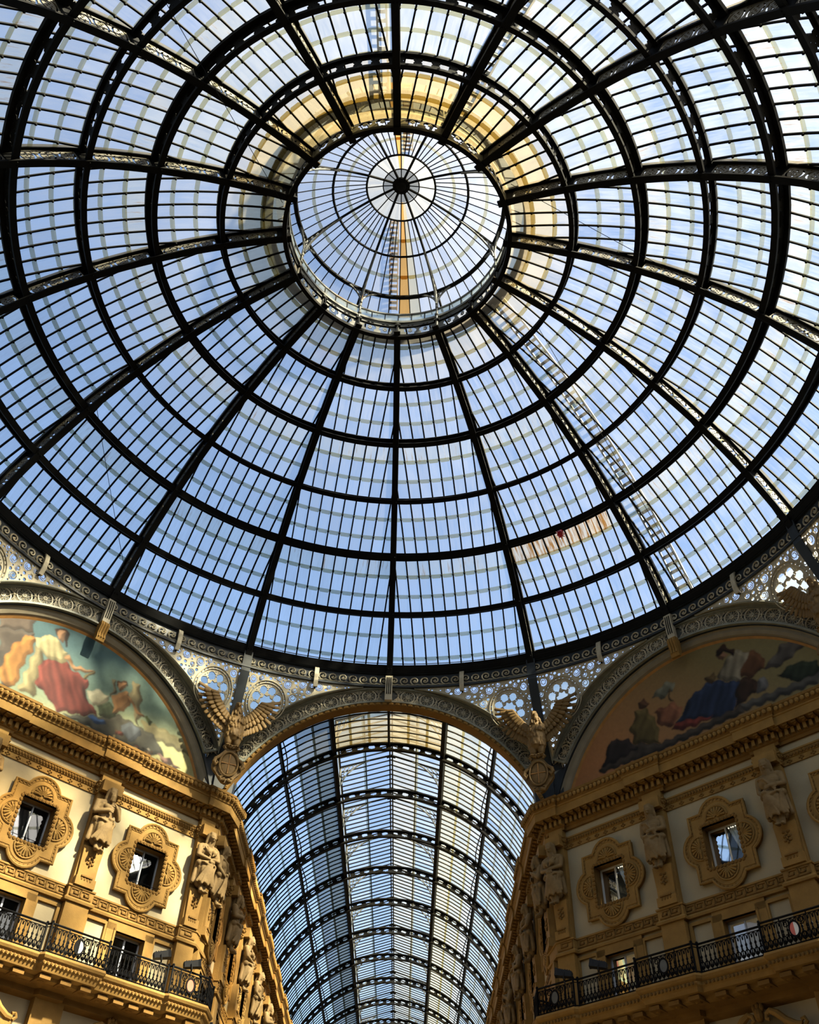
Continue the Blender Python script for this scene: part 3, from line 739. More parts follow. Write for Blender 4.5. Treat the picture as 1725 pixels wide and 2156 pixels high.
# tan brackets between arch and ring
def bracket(side, u, kind, lab):
    F = side_frame(side, AP)
    if kind == 'key':
        root = tag(empty('key_bracket', F(0, 0.2, 26.6)), lab, 'bracket', 'key brackets on the arch crowns'); m = MB()
        pr = [(0.05, 28.2), (0.30, 28.1), (0.34, 27.6), (0.30, 27.0), (0.28, 26.75), (0.05, 26.75)]
        m.strip([[F(x, d, z) for d, z in pr] for x in (-0.17, 0.17)]); m.build('console', TANIRON, root)
        m = MB()
        for x in (-0.09, 0, 0.09): m.strip([[F(x - .02, d0, z), F(x + .02, d0, z), F(x + .02, d0 + .02, z), F(x - .02, d0 + .02, z)] for z, d0 in ((28.0, .305), (27.6, .335), (27.05, .30))])
        m.build('flute', IRON, root)
        if side != 0:
            m = MB(); m.strip([[F(x, d, z) for d, z in [(0.0, 26.85), (0.36, 26.8), (0.42, 26.6), (0.36, 26.4), (0.30, 26.2), (0.34, 26.0), (0.28, 25.85), (0.15, 25.85), (0.0, 26.2)]] for x in (-0.2, 0.2)])
            for x in (-0.12, 0, 0.12): m.tube([F(x, d, z) for d, z in [(0.38, 26.75), (0.43, 26.6), (0.37, 26.4), (0.32, 26.2), (0.35, 26.0)]], 0.04, 5)
            m.build('scroll_corbel', GOLD, root)
    else:
        root = tag(empty('curved_bracket', F(u, 0.1, 27.4)), lab, 'bracket', 'curved brackets under the base ring'); m = MB()
        pts = [(0.02 + 0.0, 28.45), (0.22, 28.2), (0.30, 27.8), (0.30, 27.45), (0.25, 27.15)]
        rr = lambda u_, d, z: sph(side, u_, min(z, 27.45), d) if z <= 27.45 else tuple(sph(side, u_, 27.45, d)[:2]) + (z,)
        m.strip([[rr(u - .11, d, z), rr(u + .11, d, z), rr(u + .11, d - 0.09, z), rr(u - .11, d - 0.09, z)] for d, z in pts]); m.build('strap', TANIRON, root)
        m = MB(); m.strip([[rr(u - .04, -.2, z), rr(u + .04, -.2, z), rr(u + .04, d - 0.05, z), rr(u - .04, d - 0.05, z)] for d, z in pts]); m.build('web', IRON, root)
for side, nm in ((-1, 'left mural'), (0, 'far arch'), (1, 'right mural')):
    bracket(side, 0, 'key', {-1: 'fluted tan key bracket with scroll corbel over the left mural', 0: 'plain tan key bracket at the crown of the far arch', 1: 'fluted tan key bracket with scroll corbel over the right mural'}[side])
    for u, ws in ((-3.6, 'left'), (3.6, 'right')):
        bracket(side, u, 'c', 'curved tan strap bracket %s of the crown above the %s' % (ws, nm))


# ------------------------------------------------------------------ walls, cornices, pilasters
def sweep(mb, prof, path, cap=True, mi=0):
    """prof: (d, z) pairs; path: plan points (x, y) with the room on the LEFT-hand side given by sign; mitred"""
    P = [Vector(p) for p in path]; n = len(P); rings = []
    for i in range(n):
        if i == 0: t = (P[1] - P[0]).normalized(); m_ = Vector((-t.y, t.x))
        elif i == n - 1: t = (P[-1] - P[-2]).normalized(); m_ = Vector((-t.y, t.x))
        else:
            a = (P[i] - P[i - 1]).normalized(); b = (P[i + 1] - P[i]).normalized()
            na, nb = Vector((-a.y, a.x)), Vector((-b.y, b.x)); m_ = na + nb
            if m_.length < 1e-6: m_ = na
            else: m_ = m_ / (1 + na.dot(nb))
        rings.append([(P[i].x + m_.x * d * SGN, P[i].y + m_.y * d * SGN, z) for d, z in prof])
    mb.strip(rings, True, False, cap, mi)
SGN = 1
def wall_path(F, FA, us, ue, pil, apil, jog, hw=0.62, ch=1.12):
    """plan line along the diagonal wall then along the arm, stepping out by jog at the pilasters"""
    pts = []
    def add(f, u, d): q = f(u, d, 0); pts.append((q[0], q[1]))
    add(F, us, 0)
    for p in pil:
        add(F, p - hw, 0); add(F, p - hw, jog); add(F, p + hw, jog); add(F, p + hw, 0)
    add(F, UC - ch, 0); add(F, UC - ch, jog)
    add(F, UC - jog * math.tan(R(22.5)), jog)
    add(FA, ch, jog); add(FA, ch, 0)
    for p in apil:
        add(FA, p - hw, 0); add(FA, p - hw, jog); add(FA, p + hw, jog); add(FA, p + hw, 0)
    add(FA, ue, 0)
    return pts
APIL = [5.45, 10.3, 15.15, 20.0, 24.85, 29.7]
AEND = 33.0
PIL = [-7.2, -2.5, 2.5]
trimn = [0]
def trim(name_label, mbs):
    trimn[0] += 1
    root = empty('trim_%d' % trimn[0], (0, 0, 0)); tag(root, name_label, kind='structure'); return root

def surround_tess():
    a, b, rl = 1.16, 1.26, 0.64
    P = []
    def arc(cx, cz, r, t0, t1, n=10): return [(cx + r * math.cos(t), cz + r * math.sin(t)) for t in np.linspace(t0, t1, n)]
    P += [(a, -b), (a, -0.64)] + arc(a - 0.26, 0, 0.66, -1.15, 1.15) + [(a, 0.64), (a, b), (0.66, b)]
    P += arc(0, b - 0.22, 0.68, 0.42, PI - 0.42) + [(-0.66, b), (-a, b), (-a, 0.64)] + arc(-a + 0.26, 0, 0.66, PI - 1.15, PI + 1.15) + [(-a, -0.64), (-a, -b), (-0.66, -b)]
    P += arc(0, -b + 0.22, 0.68, PI + 0.42, 2 * PI - 0.42) + [(0.66, -b)]
    return P
SUR = surround_tess(); HOLE = [(-0.70, -0.81), (0.70, -0.81), (0.70, 0.78), (-0.70, 0.78)]
SUR_T = tess(SUR, [HOLE])
wcount = [0]
def window(F, u0, z0, curtain, lab):
    wcount[0] += 1
    root = tag(empty('window_%d' % wcount[0], F(u0, 0, z0)), lab, kind='structure')
    G = lambda x, d, z: F(u0 + x, d, z0 + z)
    m = MB(G); m.plate(SUR_T, 0.16, lambda u, w_, d: (u, 0.16 - d, w_)); sur = m.build('surround', GOLD, root)
    m = MB(G); m.tube([(x, 0.17, z) for x, z in SUR], 0.055, 6, True)
    m.tube([(x * 0.91, 0.16, z * 0.91) for x, z in SUR], 0.022, 4, True); m.build('outer_moulding', GOLD, sur)
    m = MB(G)
    for k in range(4):
        a, b = HOLE[k], HOLE[(k + 1) % 4]; n = 10
        for i in range(n):
            x = a[0] + (b[0] - a[0]) * (i + .5) / n; z = a[1] + (b[1] - a[1]) * (i + .5) / n
            m.ell((x * 1.06, 0.16, z * 1.06), (0.075, 0.05, 0.075), 6, 4)
    tag(m.build('leaf_moulding', GOLDD, sur), kind='stuff')
    m = MB(G); L = len(SUR)                         # bead row between the mouldings
    acc = 0
    for k in range(L):
        a, b = Vector(SUR[k]), Vector(SUR[(k + 1) % L]); ln = (b - a).length; n = max(1, int(ln / 0.13))
        for i in range(n):
            p = a + (b - a) * (i + .5) / n; m.box(p.x * .955 - .03, p.x * .955 + .03, .15, .185, p.y * .955 - .03, p.y * .955 + .03)
    tag(m.build('bead', GOLDD, sur), kind='stuff')
    for cx, cz, a0 in ((0, 0.95, PI / 2), (0, -0.97, -PI / 2), (0.86, 0, 0), (-0.86, 0, PI)):
        m = MB(G); pts = []
        for k in range(9):
            t = a0 + (k - 4) * 0.36
            m.tube([(cx + 0.05 * math.cos(t), 0.19, cz + 0.05 * math.sin(t)), (cx + 0.2 * math.cos(t), 0.23, cz + 0.2 * math.sin(t)), (cx + 0.37 * math.cos(t), 0.18, cz + 0.37 * math.sin(t))], [0.015, 0.036, 0.05], 5)
        m.tube([(cx + 0.44 * math.cos(a0 + t), 0.18, cz + 0.44 * math.sin(a0 + t)) for t in np.linspace(-1.6, 1.6, 13)], 0.035, 5)
        m.build('shell', GOLD, sur)
    m = MB(G)
    for k in range(4):                              # reveal
        a, b = HOLE[k], HOLE[(k + 1) % 4]
        m.hexa([(a[0], -0.45, a[1]), (b[0], -0.45, b[1]), (b[0], 0.15, b[1]), (a[0], 0.15, a[1]), (a[0] * 1.05, -0.45, a[1] * 1.05), (b[0] * 1.05, -0.45, b[1] * 1.05), (b[0] * 1.05, 0.1, b[1] * 1.05), (a[0] * 1.05, 0.1, a[1] * 1.05)])
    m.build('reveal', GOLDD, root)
    m = MB(G)
    for x0, x1, z0_, z1_ in ((-0.70, -0.65, -0.81, 0.78), (0.65, 0.70, -0.81, 0.78), (-0.025, 0.025, -0.81, 0.78), (-0.70, 0.70, -0.81, -0.76), (-0.70, 0.70, 0.73, 0.78)):
        m.box(x0, x1, -0.38, -0.31, z0_, z1_)
    m.build('sash', WHITEP if curtain else STEEL, root)
    for sg in (-1, 1):
        m = MB(G); m.face([m.vert(p) for p in ((sg * .03, -.35, -.76), (sg * .65, -.35, -.76), (sg * .65, -.35, .73), (sg * .03, -.35, .73))]); m.build('window_pane', WGLASS, root)
    m = MB(G); m.box(-1.9, 1.9, -1.2, -1.15, -1.9, 2.1); m.build('dark_interior', WINDARK, root)
    if curtain:
        for sg in (-1, 1):
            m = MB(G); n = 16; top = []; mid = []; bot = []
            for i in range(n + 1):
                f = i / n; dd = -0.46 + 0.025 * math.sin(f * 40)
                top.append((sg * (0.66 - 0.60 * f), dd, 0.74)); mid.append((sg * (0.67 - 0.34 * f), dd, -0.1)); bot.append((sg * (0.67 - 0.13 * f), dd, -0.78))
            m.strip([top, [tuple((Vector(a) + Vector(b)) / 2 + Vector((0, 0, 0))) for a, b in zip(top, mid)], mid, bot], False, False, False); m.build('curtain', CURT, root)
    else:
        m = MB(G)
        m.tube([(-0.7, -.05, -.6), (0.7, -.05, -.6)], 0.012, 4); m.build('guard_rail', RAIL, root)
    return root

KEY = [(0, 0), (0, .18), (.24, .18), (.24, .06), (.12, .06), (.12, .11)]
def greek_key(mb, F, u0, u1, d, z0):
    h = 0.24; n = max(1, int((u1 - u0) / 0.40)); s_ = (u1 - u0) / n; t = 0.026
    for k in range(n):
        x = u0 + k * s_; w_ = s_
        segs = [((0, 0), (0, h)), ((0, h), (.78, h)), ((.78, h), (.78, .10)), ((.78, .10), (.36, .10)), ((.36, .10), (.36, .16)), ((0, 0), (1.0, 0))]
        for (a, b), (c, e) in segs:
            xa, xb = x + min(a, c) * w_, x + max(a, c) * w_; za, zb = z0 + min(b, e), z0 + max(b, e)
            mb.hexa([F(p, q, r) for r in (za - t, zb + t) for p, q in ((xa - t, d), (xb + t, d), (xb + t, d + .035), (xa - t, d + .035))])

def facade(F, FA, SG, side_word):
    global SGN; SGN = SG
    left = SG == -1
    # plain walls
    cnt = tag(empty('wall_' + side_word, (0, 0, 0)), kind='structure'); cnt['label'] = 'cream plaster storey wall with ochre trim, %s of the photo, turning the corner into the arcade' % side_word
    UW = [-9.9, -4.97, 0, 4.97]
    wh = []
    def rect(f, u0, u1, z0, z1, d=0.0, holes=(), name='plaster', mt=CREAM):
        m = MB()
        if holes:
            T = tess([(u0, z0), (u1, z0), (u1, z1), (u0, z1)], holes)
            ids = [m.vert(f(a, d, b)) for a, b in T[0]]
            for t in T[1]: m.face([ids[k] for k in t])
        else: m.face([m.vert(f(a, d, b)) for a, b in ((u0, z0), (u1, z0), (u1, z1), (u0, z1))])
        return m.build(name, mt, cnt)
    doors = lambda u: [(u - 0.64, 13.1), (u + 0.64, 13.1), (u + 0.64, 15.06), (u - 0.64, 15.06)]
    sq = lambda u: [(u + x, 17.72 + z) for x, z in HOLE]
    rect(F, -8.0, UC, 10.0, 20.9, 0, [sq(u) for u in UW[1:]] + [doors(u) for u in UW[1:]])
    abay = [3.0] + [(APIL[i] + APIL[i + 1]) / 2 for i in range(len(APIL) - 1)]
    rect(FA, 0, AEND, 0.0, 20.9, 0, [sq(u) for u in abay] + [doors(u) for u in abay])
    rect(F, -8.0, UC, 0.0, 10.0)
    # upper wall behind the mural above the cornice on the arm side
    rect(FA, 0, AEND, 20.9, 21.9, 0)
    # cornice
    pth = wall_path(F, FA, -8.0, AEND, PIL, APIL, 0.10, 0.16, 0.25)
    bed = wall_path(F, FA, -8.0, AEND, PIL, APIL, 0.12, 0.47, 0.80)
    tr = trim('heavy ochre cornice with egg moulding and dentils, %s building' % side_word, None)
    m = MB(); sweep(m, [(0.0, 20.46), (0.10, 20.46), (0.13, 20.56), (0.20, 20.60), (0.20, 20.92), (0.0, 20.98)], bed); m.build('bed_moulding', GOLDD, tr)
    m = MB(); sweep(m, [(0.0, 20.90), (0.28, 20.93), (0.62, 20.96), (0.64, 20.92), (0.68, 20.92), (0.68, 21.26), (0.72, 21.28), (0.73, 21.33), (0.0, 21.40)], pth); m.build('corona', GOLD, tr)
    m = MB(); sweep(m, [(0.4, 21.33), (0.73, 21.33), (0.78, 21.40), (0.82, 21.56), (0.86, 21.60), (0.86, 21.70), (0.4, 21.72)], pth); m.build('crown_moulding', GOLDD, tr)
    def offset(path, d):
        q = MB(); sweep(q, [(d, 0), (d, 1), (d, 2)], path, False); return [(v[0], v[1]) for v in q.v[::3]]
    def along(path, off, step, fn):
        path = offset(path, off)
        for (x0, y0), (x1, y1) in zip(path, path[1:]):
            a, b = Vector((x0, y0)), Vector((x1, y1)); L = (b - a).length
            if L < 0.18: continue
            t = (b - a) / L; nn = Vector((-t.y, t.x)) * SG; n = max(1, int(L / step))
            for i in range(n): fn(a + t * (L * (i + .5) / n), t, nn)
    egg = MB()
    def fegg(p, t, nn): egg.ell((p.x, p.y, 21.485), (0.085, 0.085, 0.105), 6, 4); egg.ell((p.x + t.x * .1, p.y + t.y * .1, 21.66), (0.04, 0.04, 0.035), 5, 3)
    along(pth, 0.83, 0.20, fegg); tag(egg.build('egg_moulding', GOLD, tr), kind='stuff')
    den = MB()
    def fden(p, t, nn):
        c = [p + t * a + nn * b for a, b in ((-.065, -.02), (.065, -.02), (.065, .13), (-.065, .13))]
        den.hexa([(q.x, q.y, z) for z in (20.64, 20.88) for q in c])
    along(bed, 0.20, 0.235, fden); tag(den.build('dentil', GOLD, tr), kind='stuff')
    mod = MB()
    def fmod(p, t, nn):
        c = [p + t * a + nn * b for a, b in ((-.09, -.14), (.09, -.14), (.09, .14), (-.09, .14))]
        mod.hexa([(q.x, q.y, z) for z in (20.86, 20.97) for q in c]); mod.ell((p.x, p.y, 20.86), (.06, .10, .04), 6, 4)
    along(pth, 0.47, 0.34, fmod); tag(mod.build('carved_soffit_block', GOLDD, tr), kind='stuff')
    # string course
    pth2 = wall_path(F, FA, -8.0, AEND, PIL, APIL, 0.22, 0.44, 0.80)
    ts = trim('rope and cross string course under the cornice, %s building' % side_word, None)
    m = MB(); sweep(m, [(0, 19.66), (0.05, 19.66), (0.05, 19.88), (0.09, 19.90), (0.09, 20.06), (0.13, 20.08), (0.13, 20.14), (0, 20.16)], pth2); m.build('band', GOLD, ts)
    rope = MB(); crs = MB()
    def frope(p, t, nn): rope.ell((p.x, p.y, 19.985), (0.062, 0.062, 0.085), 6, 4, Matrix.Rotation(0.5, 3, nn.to_3d()))
    along(pth2, 0.10, 0.125, frope); tag(rope.build('rope_moulding', GOLDD, ts), kind='stuff')
    def fcrs(p, t, nn):
        for a, z in ((-.07, 0), (.07, 0), (0, .055), (0, -.055)):
            q = p + t * a; crs.ell((q.x, q.y, 19.77 + z), (.045, .045, .035), 6, 4)
    along(pth2, 0.055, 0.42, fcrs); tag(crs.build('cross_ornament', GOLDD, ts), kind='stuff')
    # greek key band and the sill mouldings below
    tk = trim('greek key band above the balcony doors, %s building' % side_word, None)
    m = MB(); sweep(m, [(0, 15.42), (0.16, 15.42), (0.18, 15.50), (0.12, 15.56), (0.09, 15.60), (0.09, 15.92), (0.13, 15.94), (0.13, 16.0), (0, 16.02)], pth2); m.build('band', GOLD, tk)
    m = MB()
    for u0, u1, d in [(-8.0, -7.95, .09)] + [(a, b, .09) for a, b in ((-7.0, -2.98), (-2.02, 2.02), (2.98, 6.8))] + [(p - .42, p + .42, .31) for p in PIL] + [(6.92, 7.6, .31)]:
        greek_key(m, F, u0, u1, d, 15.64)
    ap = [1.12] + APIL
    for a, b in zip(ap, ap[1:]): greek_key(m, FA, a + .5, b - .5, .09, 15.64)
    for p in APIL: greek_key(m, FA, p - .42, p + .42, .31, 15.64)
    tag(m.build('greek_key', GOLDD, tk), kind='stuff')
    # pilasters
    def pilaster(f, u0, u1, lab, corner=False):
        r = empty('pilaster', f((u0 + u1) / 2, 0, 13.1)); r.parent = None
        r.parent = cnt
        m = MB(f)
        m.box(u0, u1, 0, 0.25, 15.9, 20.6); m.box(u0 - .05, u1 + .05, 0, 0.30, 13.1, 15.45)
        m.box(u0 + .02, u1 - .02, 0, 0.42, 16.02, 16.35)
        uc = (u0 + u1) / 2; w_ = (u1 - u0) / 2
        m.strip([[(uc - w_ * .82, .2, 16.3), (uc + w_ * .82, .2, 16.3), (uc + w_ * .82, .34, 16.3), (uc - w_ * .82, .34, 16.3)], [(uc - w_ * .95, .2, 17.5), (uc + w_ * .95, .2, 17.5), (uc + w_ * .95, .38, 17.5), (uc - w_ * .95, .38, 17.5)]])
        m.box(u0 - .02, u1 + .02, 0, 0.55, 19.72, 20.16)
        m.build('shaft', GOLD, r)
        m = MB(f)
        for k, z in enumerate((17.18, 17.02, 16.88)):
            for s_ in (-1, 1): m.ell((uc + s_ * .09, .38, z), (.07, .04, .05), 6, 4)
            m.ell((uc, .39, z - .07), (.04, .05, .06), 6, 4)
        m.build('husk_drop', GOLDD, r)
        m = MB(f)
        m.box(uc - w_ * .55, uc + w_ * .55, .40, .47, 16.34, 16.39)
        for k in range(4): m.ell((uc + (k - 1.5) * w_ * .28, .41, 16.27), (.05, .04, .07), 6, 4)
        m.build('step_moulding', GOLDD, r)
    for p in PIL: pilaster(F, p - .43, p + .43, '')
    pilaster(F, 6.95, UC - .10, ''); pilaster(FA, 0.10, 1.0, '')
    for p in APIL: pilaster(FA, p - .43, p + .43, '')
    # balcony storey: doors and small framed panels
    def lower(f, u, dn):
        m = MB(f)
        for x0, x1, z0, z1, d in ((-1.02, -0.64, 13.1, 15.30, .12), (0.64, 1.02, 13.1, 15.30, .12), (-1.02, 1.02, 15.06, 15.42, .12), (-.72, -.64, 13.1, 15.14, .16), (.64, .72, 13.1, 15.14, .16), (-.72, .72, 15.06, 15.14, .16)):
            m.box(u + x0, u + x1, -.3 if abs(x0) < .73 and abs(x1) < .73 else 0, d, z0, z1)
        for s_ in (-1, 1):
            for x0, x1, z0, z1 in ((1.02, 1.10, 13.1, 15.28), (1.86, 1.98, 13.1, 15.28), (1.10, 1.86, 15.18, 15.30), (1.10, 1.86, 13.1, 13.5)):
                a, b = sorted((u + s_ * x0, u + s_ * x1)); m.box(a, b, 0, .10, z0, z1)
        m.build('door_architrave', GOLD, cnt)
        wcount[0] += 1
        dr = tag(empty('door_%d' % dn, f(u, -.2, 13.1)), 'dark balcony door with pale glazing bar, %s building' % side_word, kind='structure')
        m = MB(f)
        for x0, x1 in ((-.64, -.58), (.58, .64), (-.03, .03)): m.box(u + x0, u + x1, -.24, -.18, 13.1, 15.06)
        m.box(u - .64, u + .64, -.24, -.18, 14.98, 15.06); m.build('door_frame', STEEL, dr)
        for s_ in (-1, 1):
            m = MB(f); m.face([m.vert(p) for p in ((u + s_ * .03, -.21, 13.1), (u + s_ * .6, -.21, 13.1), (u + s_ * .6, -.21, 15.0), (u + s_ * .03, -.21, 15.0))]); m.build('door_pane', WGLASS, dr)
        m = MB(f); m.box(u - 1.9, u + 1.9, -1.1, -1.05, 12.6, 15.75); m.build('dark_interior', WINDARK if left else CURT, dr)
    nd = 1 if left else 20
    for i, u in enumerate(UW[1:]): lower(F, u, nd + i)
    for i, u in enumerate(abay): lower(FA, u, nd + 4 + i)
    # windows
    wl = {0: 'second from the arcade corner', 1: 'nearest the arcade corner', -1: 'at the edge of the photo'}
    for u, w_ in zip(UW[1:], (-1, 0, 1)):
        window(F, u, 17.72, not left, 'four-lobed ochre window surround on the %s wall, %s' % (side_word, wl[w_]))
    for i, u in enumerate(abay): window(FA, u, 17.72, False, 'four-lobed window seen edge-on in the %s arcade wall' % side_word)
    # lunette: mural, archivolt, rim
    zc = 19.15
    m = MB()
    m.strip([[F(r_ * math.sin(a), d_, zc + r_ * math.cos(a)) for r_, d_ in ((7.20, -.12), (7.28, .02), (7.40, .10), (7.52, .10), (7.60, .22), (7.66, .22), (7.66, -.2), (7.20, -.2))] for a in np.linspace(-R(79), R(79), 64)]); m.build('archivolt', ARCHI, cnt)
    m = MB()
    m.strip([[F(r_ * math.sin(a), d_, zc + r_ * math.cos(a)) for r_, d_ in ((7.10, -.14), (7.20, -.05), (7.22, -.14), (7.12, -.2))] for a in np.linspace(-R(79), R(79), 64)]); m.build('rim_moulding', BROWN, cnt)
    m = MB()
    m.strip([[F(r_ * math.sin(a), d_, zc + r_ * math.cos(a)) for r_, d_ in ((7.56, .24), (7.68, .24), (7.68, -.3), (7.56, -.3))] for a in np.linspace(-R(79), R(79), 64)]); m.build('dark_inner_arch', IRONBLUE, cnt)
facade(FL, FAL, -1, 'left')
facade(FR, FAR, 1, 'right')

# ------------------------------------------------------------------ balconies, railings, lamps
def balcony(F, FA, SG, side_word):
    global SGN; SGN = SG
    pts = []
    def add(f, u, d): q = f(u, d, 0); pts.append((q[0], q[1]))
    D0, D1 = 1.42, 1.62
    add(F, -8.0, D0)
    for c in (-2.4, 2.4):
        add(F, c - 1.25, D0); add(F, c - 1.15, D1); add(F, c + 1.15, D1); add(F, c + 1.25, D0)
    add(F, 6.15, D0); add(F, 6.25, D1 - .06)
    add(F, 7.95, D1 - .06); q = F(7.95, D1 - .06, 0); pts.append((q[0], q[1] + 1.15))
    add(FA, 0.75, 0.3)
    root = tag(empty('balcony', F(0, 0, 12.4)), 'long ochre balcony with moulded edge and carved underside on the %s wall' % side_word, 'balcony')
    m = MB(); sweep(m, [(-1.3, 13.08), (0.0, 13.08), (0.03, 13.0), (-0.02, 12.92), (-0.10, 12.86), (-0.10, 12.76), (-0.16, 12.70), (-0.22, 12.58), (-0.5, 12.55), (-0.55, 12.45), (-1.3, 12.35)], pts); m.build('slab', GOLD, root)
    m = MB(); sweep(m, [(-.75, 12.5), (-.75, 12.42), (-1.1, 12.36), (-1.12, 12.18), (-1.5, 12.05), (-1.5, 12.5)], pts[:-1]); m.build('bed_moulding', GOLDD, root)
    e = MB()
    for (x0, y0), (x1, y1) in zip(pts, pts[1:-1]):
        a, b = Vector((x0, y0)), Vector((x1, y1)); L = (b - a).length
        if L < 0.3: continue
        t = (b - a) / L; nn = Vector((-t.y, t.x)) * SG
        n = max(1, int(L / 0.14))
        for i in range(n):
            p = a + t * (L * (i + .5) / n) - nn * 0.08; e.ell((p.x, p.y, 12.80), (.05, .05, .06), 6, 4)
        n = max(1, int(L / 0.62))
        for i in range(n):
            p = a + t * (L * (i + .5) / n)
            c = [p + t * u_ + nn * w_ for u_, w_ in ((-.2, -.95), (.2, -.95), (.2, -.32), (-.2, -.32))]
            blk = MB(); blk.hexa([(q.x, q.y, z) for z in (12.40, 12.53) for q in c]); blk.ell((p.x - nn.x * .62, p.y - nn.y * .62, 12.40), (.13, .13, .05), 8, 4); blk.build('carved_block', GOLDD, root)
    tag(e.build('bead_moulding', GOLDD, root), kind='stuff')
    # railing
    rl = tag(empty('balcony_railing', F(0, 1.4, 13.08)), 'black wrought iron balcony railing with lyre balusters on the %s wall' % side_word, 'railing')
    zb, zt = 13.10, 14.03
    ip = [(Vector(p), i) for i, p in enumerate(pts)]
    run = []
    for i in range(len(pts)):                        # inset path
        a = Vector(pts[max(0, i - 1)]); b = Vector(pts[min(len(pts) - 1, i + 1)]); t = (b - a).normalized(); nn = Vector((-t.y, t.x)) * SG
        run.append(Vector(pts[i]) - nn * 0.12)
    m = MB()
    m.tube([(p.x, p.y, zt) for p in run], 0.035, 6); m.tube([(p.x, p.y, zt - .10) for p in run], 0.016, 4); m.tube([(p.x, p.y, zb + .05) for p in run], 0.022, 4)
    m.build('handrail', RAIL, rl)
    k = 0
    for a, b in zip(run, run[1:]):
        L = (b - a).length
        if L < 0.25: continue
        t = (b - a) / L; k += 1
        P = lambda x, z: (a.x + t.x * x, a.y + t.y * x, z)
        md = (a + b) / 2 - Vector(F(0, 0, 0)[:2]); wide = md.dot(Vector(F.nd[:2])) > 1.43 and L < 2.5
        pm = MB(); n = max(3, int(L / 0.155)); s_ = L / n
        for i in range(n):
            x = (i + .5) * s_; pm.tube([P(x, zb + .03), P(x, zt - .10)], 0.018, 4)
            pm.tube([P(x - s_ * .45, zt - .26), P(x - s_ * .36, zt - .15), P(x, zt - .11), P(x + s_ * .36, zt - .15), P(x + s_ * .45, zt - .26)], 0.017, 4)
            pm.tube([P(x - s_ * .06, zb + .36), P(x - s_ * .40, zb + .30), P(x - s_ * .34, zb + .16), P(x - s_ * .08, zb + .12)], 0.022, 4)
            pm.tube([P(x + s_ * .06, zb + .36), P(x + s_ * .40, zb + .30), P(x + s_ * .34, zb + .16), P(x + s_ * .08, zb + .12)], 0.022, 4)
            pm.ell(P(x, zb + .40), (.036, .036, .04), 6, 4); pm.ell(P(x, zb + .17), (.045, .045, .07), 6, 4)
            pm.tube([P(x, zb + .42), P(x + s_ * .2, zb + .50), P(x, zb + .58), P(x - s_ * .2, zb + .50), P(x, zb + .42)], 0.014, 4)
        tag(pm.build('baluster', RAIL, rl), kind='stuff')
        for x in (0.0, L):
            pm = MB(); pm.tube([P(x, zb - .05), P(x, zt + .04)], 0.04, 6); pm.ell(P(x, zt + .05), (.055, .055, .055), 6, 4); pm.build('post', RAIL, rl)
        if wide and L > 0.7:
            nn = Vector((-t.y, t.x)) * SG; cxm = L / 2
            pm = MB(); Q = lambda x, d, z: (a.x + t.x * x + nn.x * d, a.y + t.y * x + nn.y * d, z)
            for sg in (-1, 1):
                for sz in (-1, 1):
                    curl(pm, lambda x, z: Q(x, 0.02, z), cxm + sg * .27, (zb + zt) / 2 + sz * .22, .13, sg * 1.0, sg, .018)
                pm.tube([P(cxm + sg * .46, zb), P(cxm + sg * .46, zt)], 0.022, 4)
            pn = tag(pm.build('scroll_panel', RAIL, rl), kind='stuff')
            pm = MB(); pm.strip([[Q(cxm + .17 * math.cos(h) * r_, d_, (zb + zt) / 2 + .24 * math.sin(h) * r_) for r_, d_ in ((.85, .03), (1.12, .03), (1.12, .07), (.85, .07))] for h in np.linspace(0, 2 * PI, 21)[:-1]], closed=True); pm.build('emblem_rim', RAIL, pn)
            red = (L < 1.9)
            for qx in (0, 1):
                for qz in (0, 1):
                    pm = MB(); A = [Q(cxm, .06, (zb + zt) / 2)]
                    h0 = PI / 2 * (qx + 2 * qz) if True else 0
                    A += [Q(cxm + .155 * math.cos(h), .06, (zb + zt) / 2 + .22 * math.sin(h)) for h in np.linspace(h0, h0 + PI / 2, 6)]
                    pm.face([pm.vert(p) for p in A])
                    mt = (SHIELDR if red else (SHIELDW if (qx + qz) % 2 == 0 else RAIL)) if SG == -1 else (PLATE if md.dot(Vector(F.ud[:2])) > 0 else (SHIELDW if (qx + qz) % 2 else SHIELDR))
                    pm.build('emblem_field', mt, pn)
    return run
balcony(FL, FAL, -1, 'left'); balcony(FR, FAR, 1, 'right')
def floodlight(F, u, d, z, tilt, lab):
    root = tag(empty('floodlight', F(u, d, z)), lab, 'lamp', 'floodlights on the balcony corners')
    c = Vector(F(u, d, z)); ax = (Vector(F(u + .45, d + .25, z + tilt)) - c).normalized(); sd = ax.cross(Vector((0, 0, 1))).normalized(); up = sd.cross(ax)
    X = lambda a, b, e: c + ax * a + sd * b + up * e
    m = MB()
    m.strip([[X(a, q * w_, -h), X(a, w_, -h), X(a, w_, h), X(a, -w_, h)] for a, w_, h, q in ((-.30, .10, .07, -1), (-.26, .13, .10, -1), (.24, .15, .12, -1), (.34, .17, .14, -1))]); m.build('housing', BLACKP, root)
    m = MB(); m.tube([X(0, -.17, 0), X(0, -.17, -.22), X(0, .17, -.22), X(0, .17, 0)], .02, 5); m.tube([X(0, 0, -.22), (c.x, c.y, z - .35)], .03, 6); m.build('yoke', BLACKP, root)
    m = MB()
    for a in (-.2, -.12, -.04): m.strip([[X(a, -.14, .09), X(a, .14, .09), X(a, .14, .13), X(a, -.14, .13)], [X(a + .03, -.14, .09), X(a + .03, .14, .09), X(a + .03, .14, .13), X(a + .03, -.14, .13)]])
    m.build('cooling_fin', BLACKP, root)
floodlight(FL, 5.75, 1.30, 14.30, .12, 'black floodlight on the left balcony rail, farther from the corner')
floodlight(FL, 7.0, 1.45, 14.28, .10, 'black floodlight on the left balcony rail, nearest the corner')
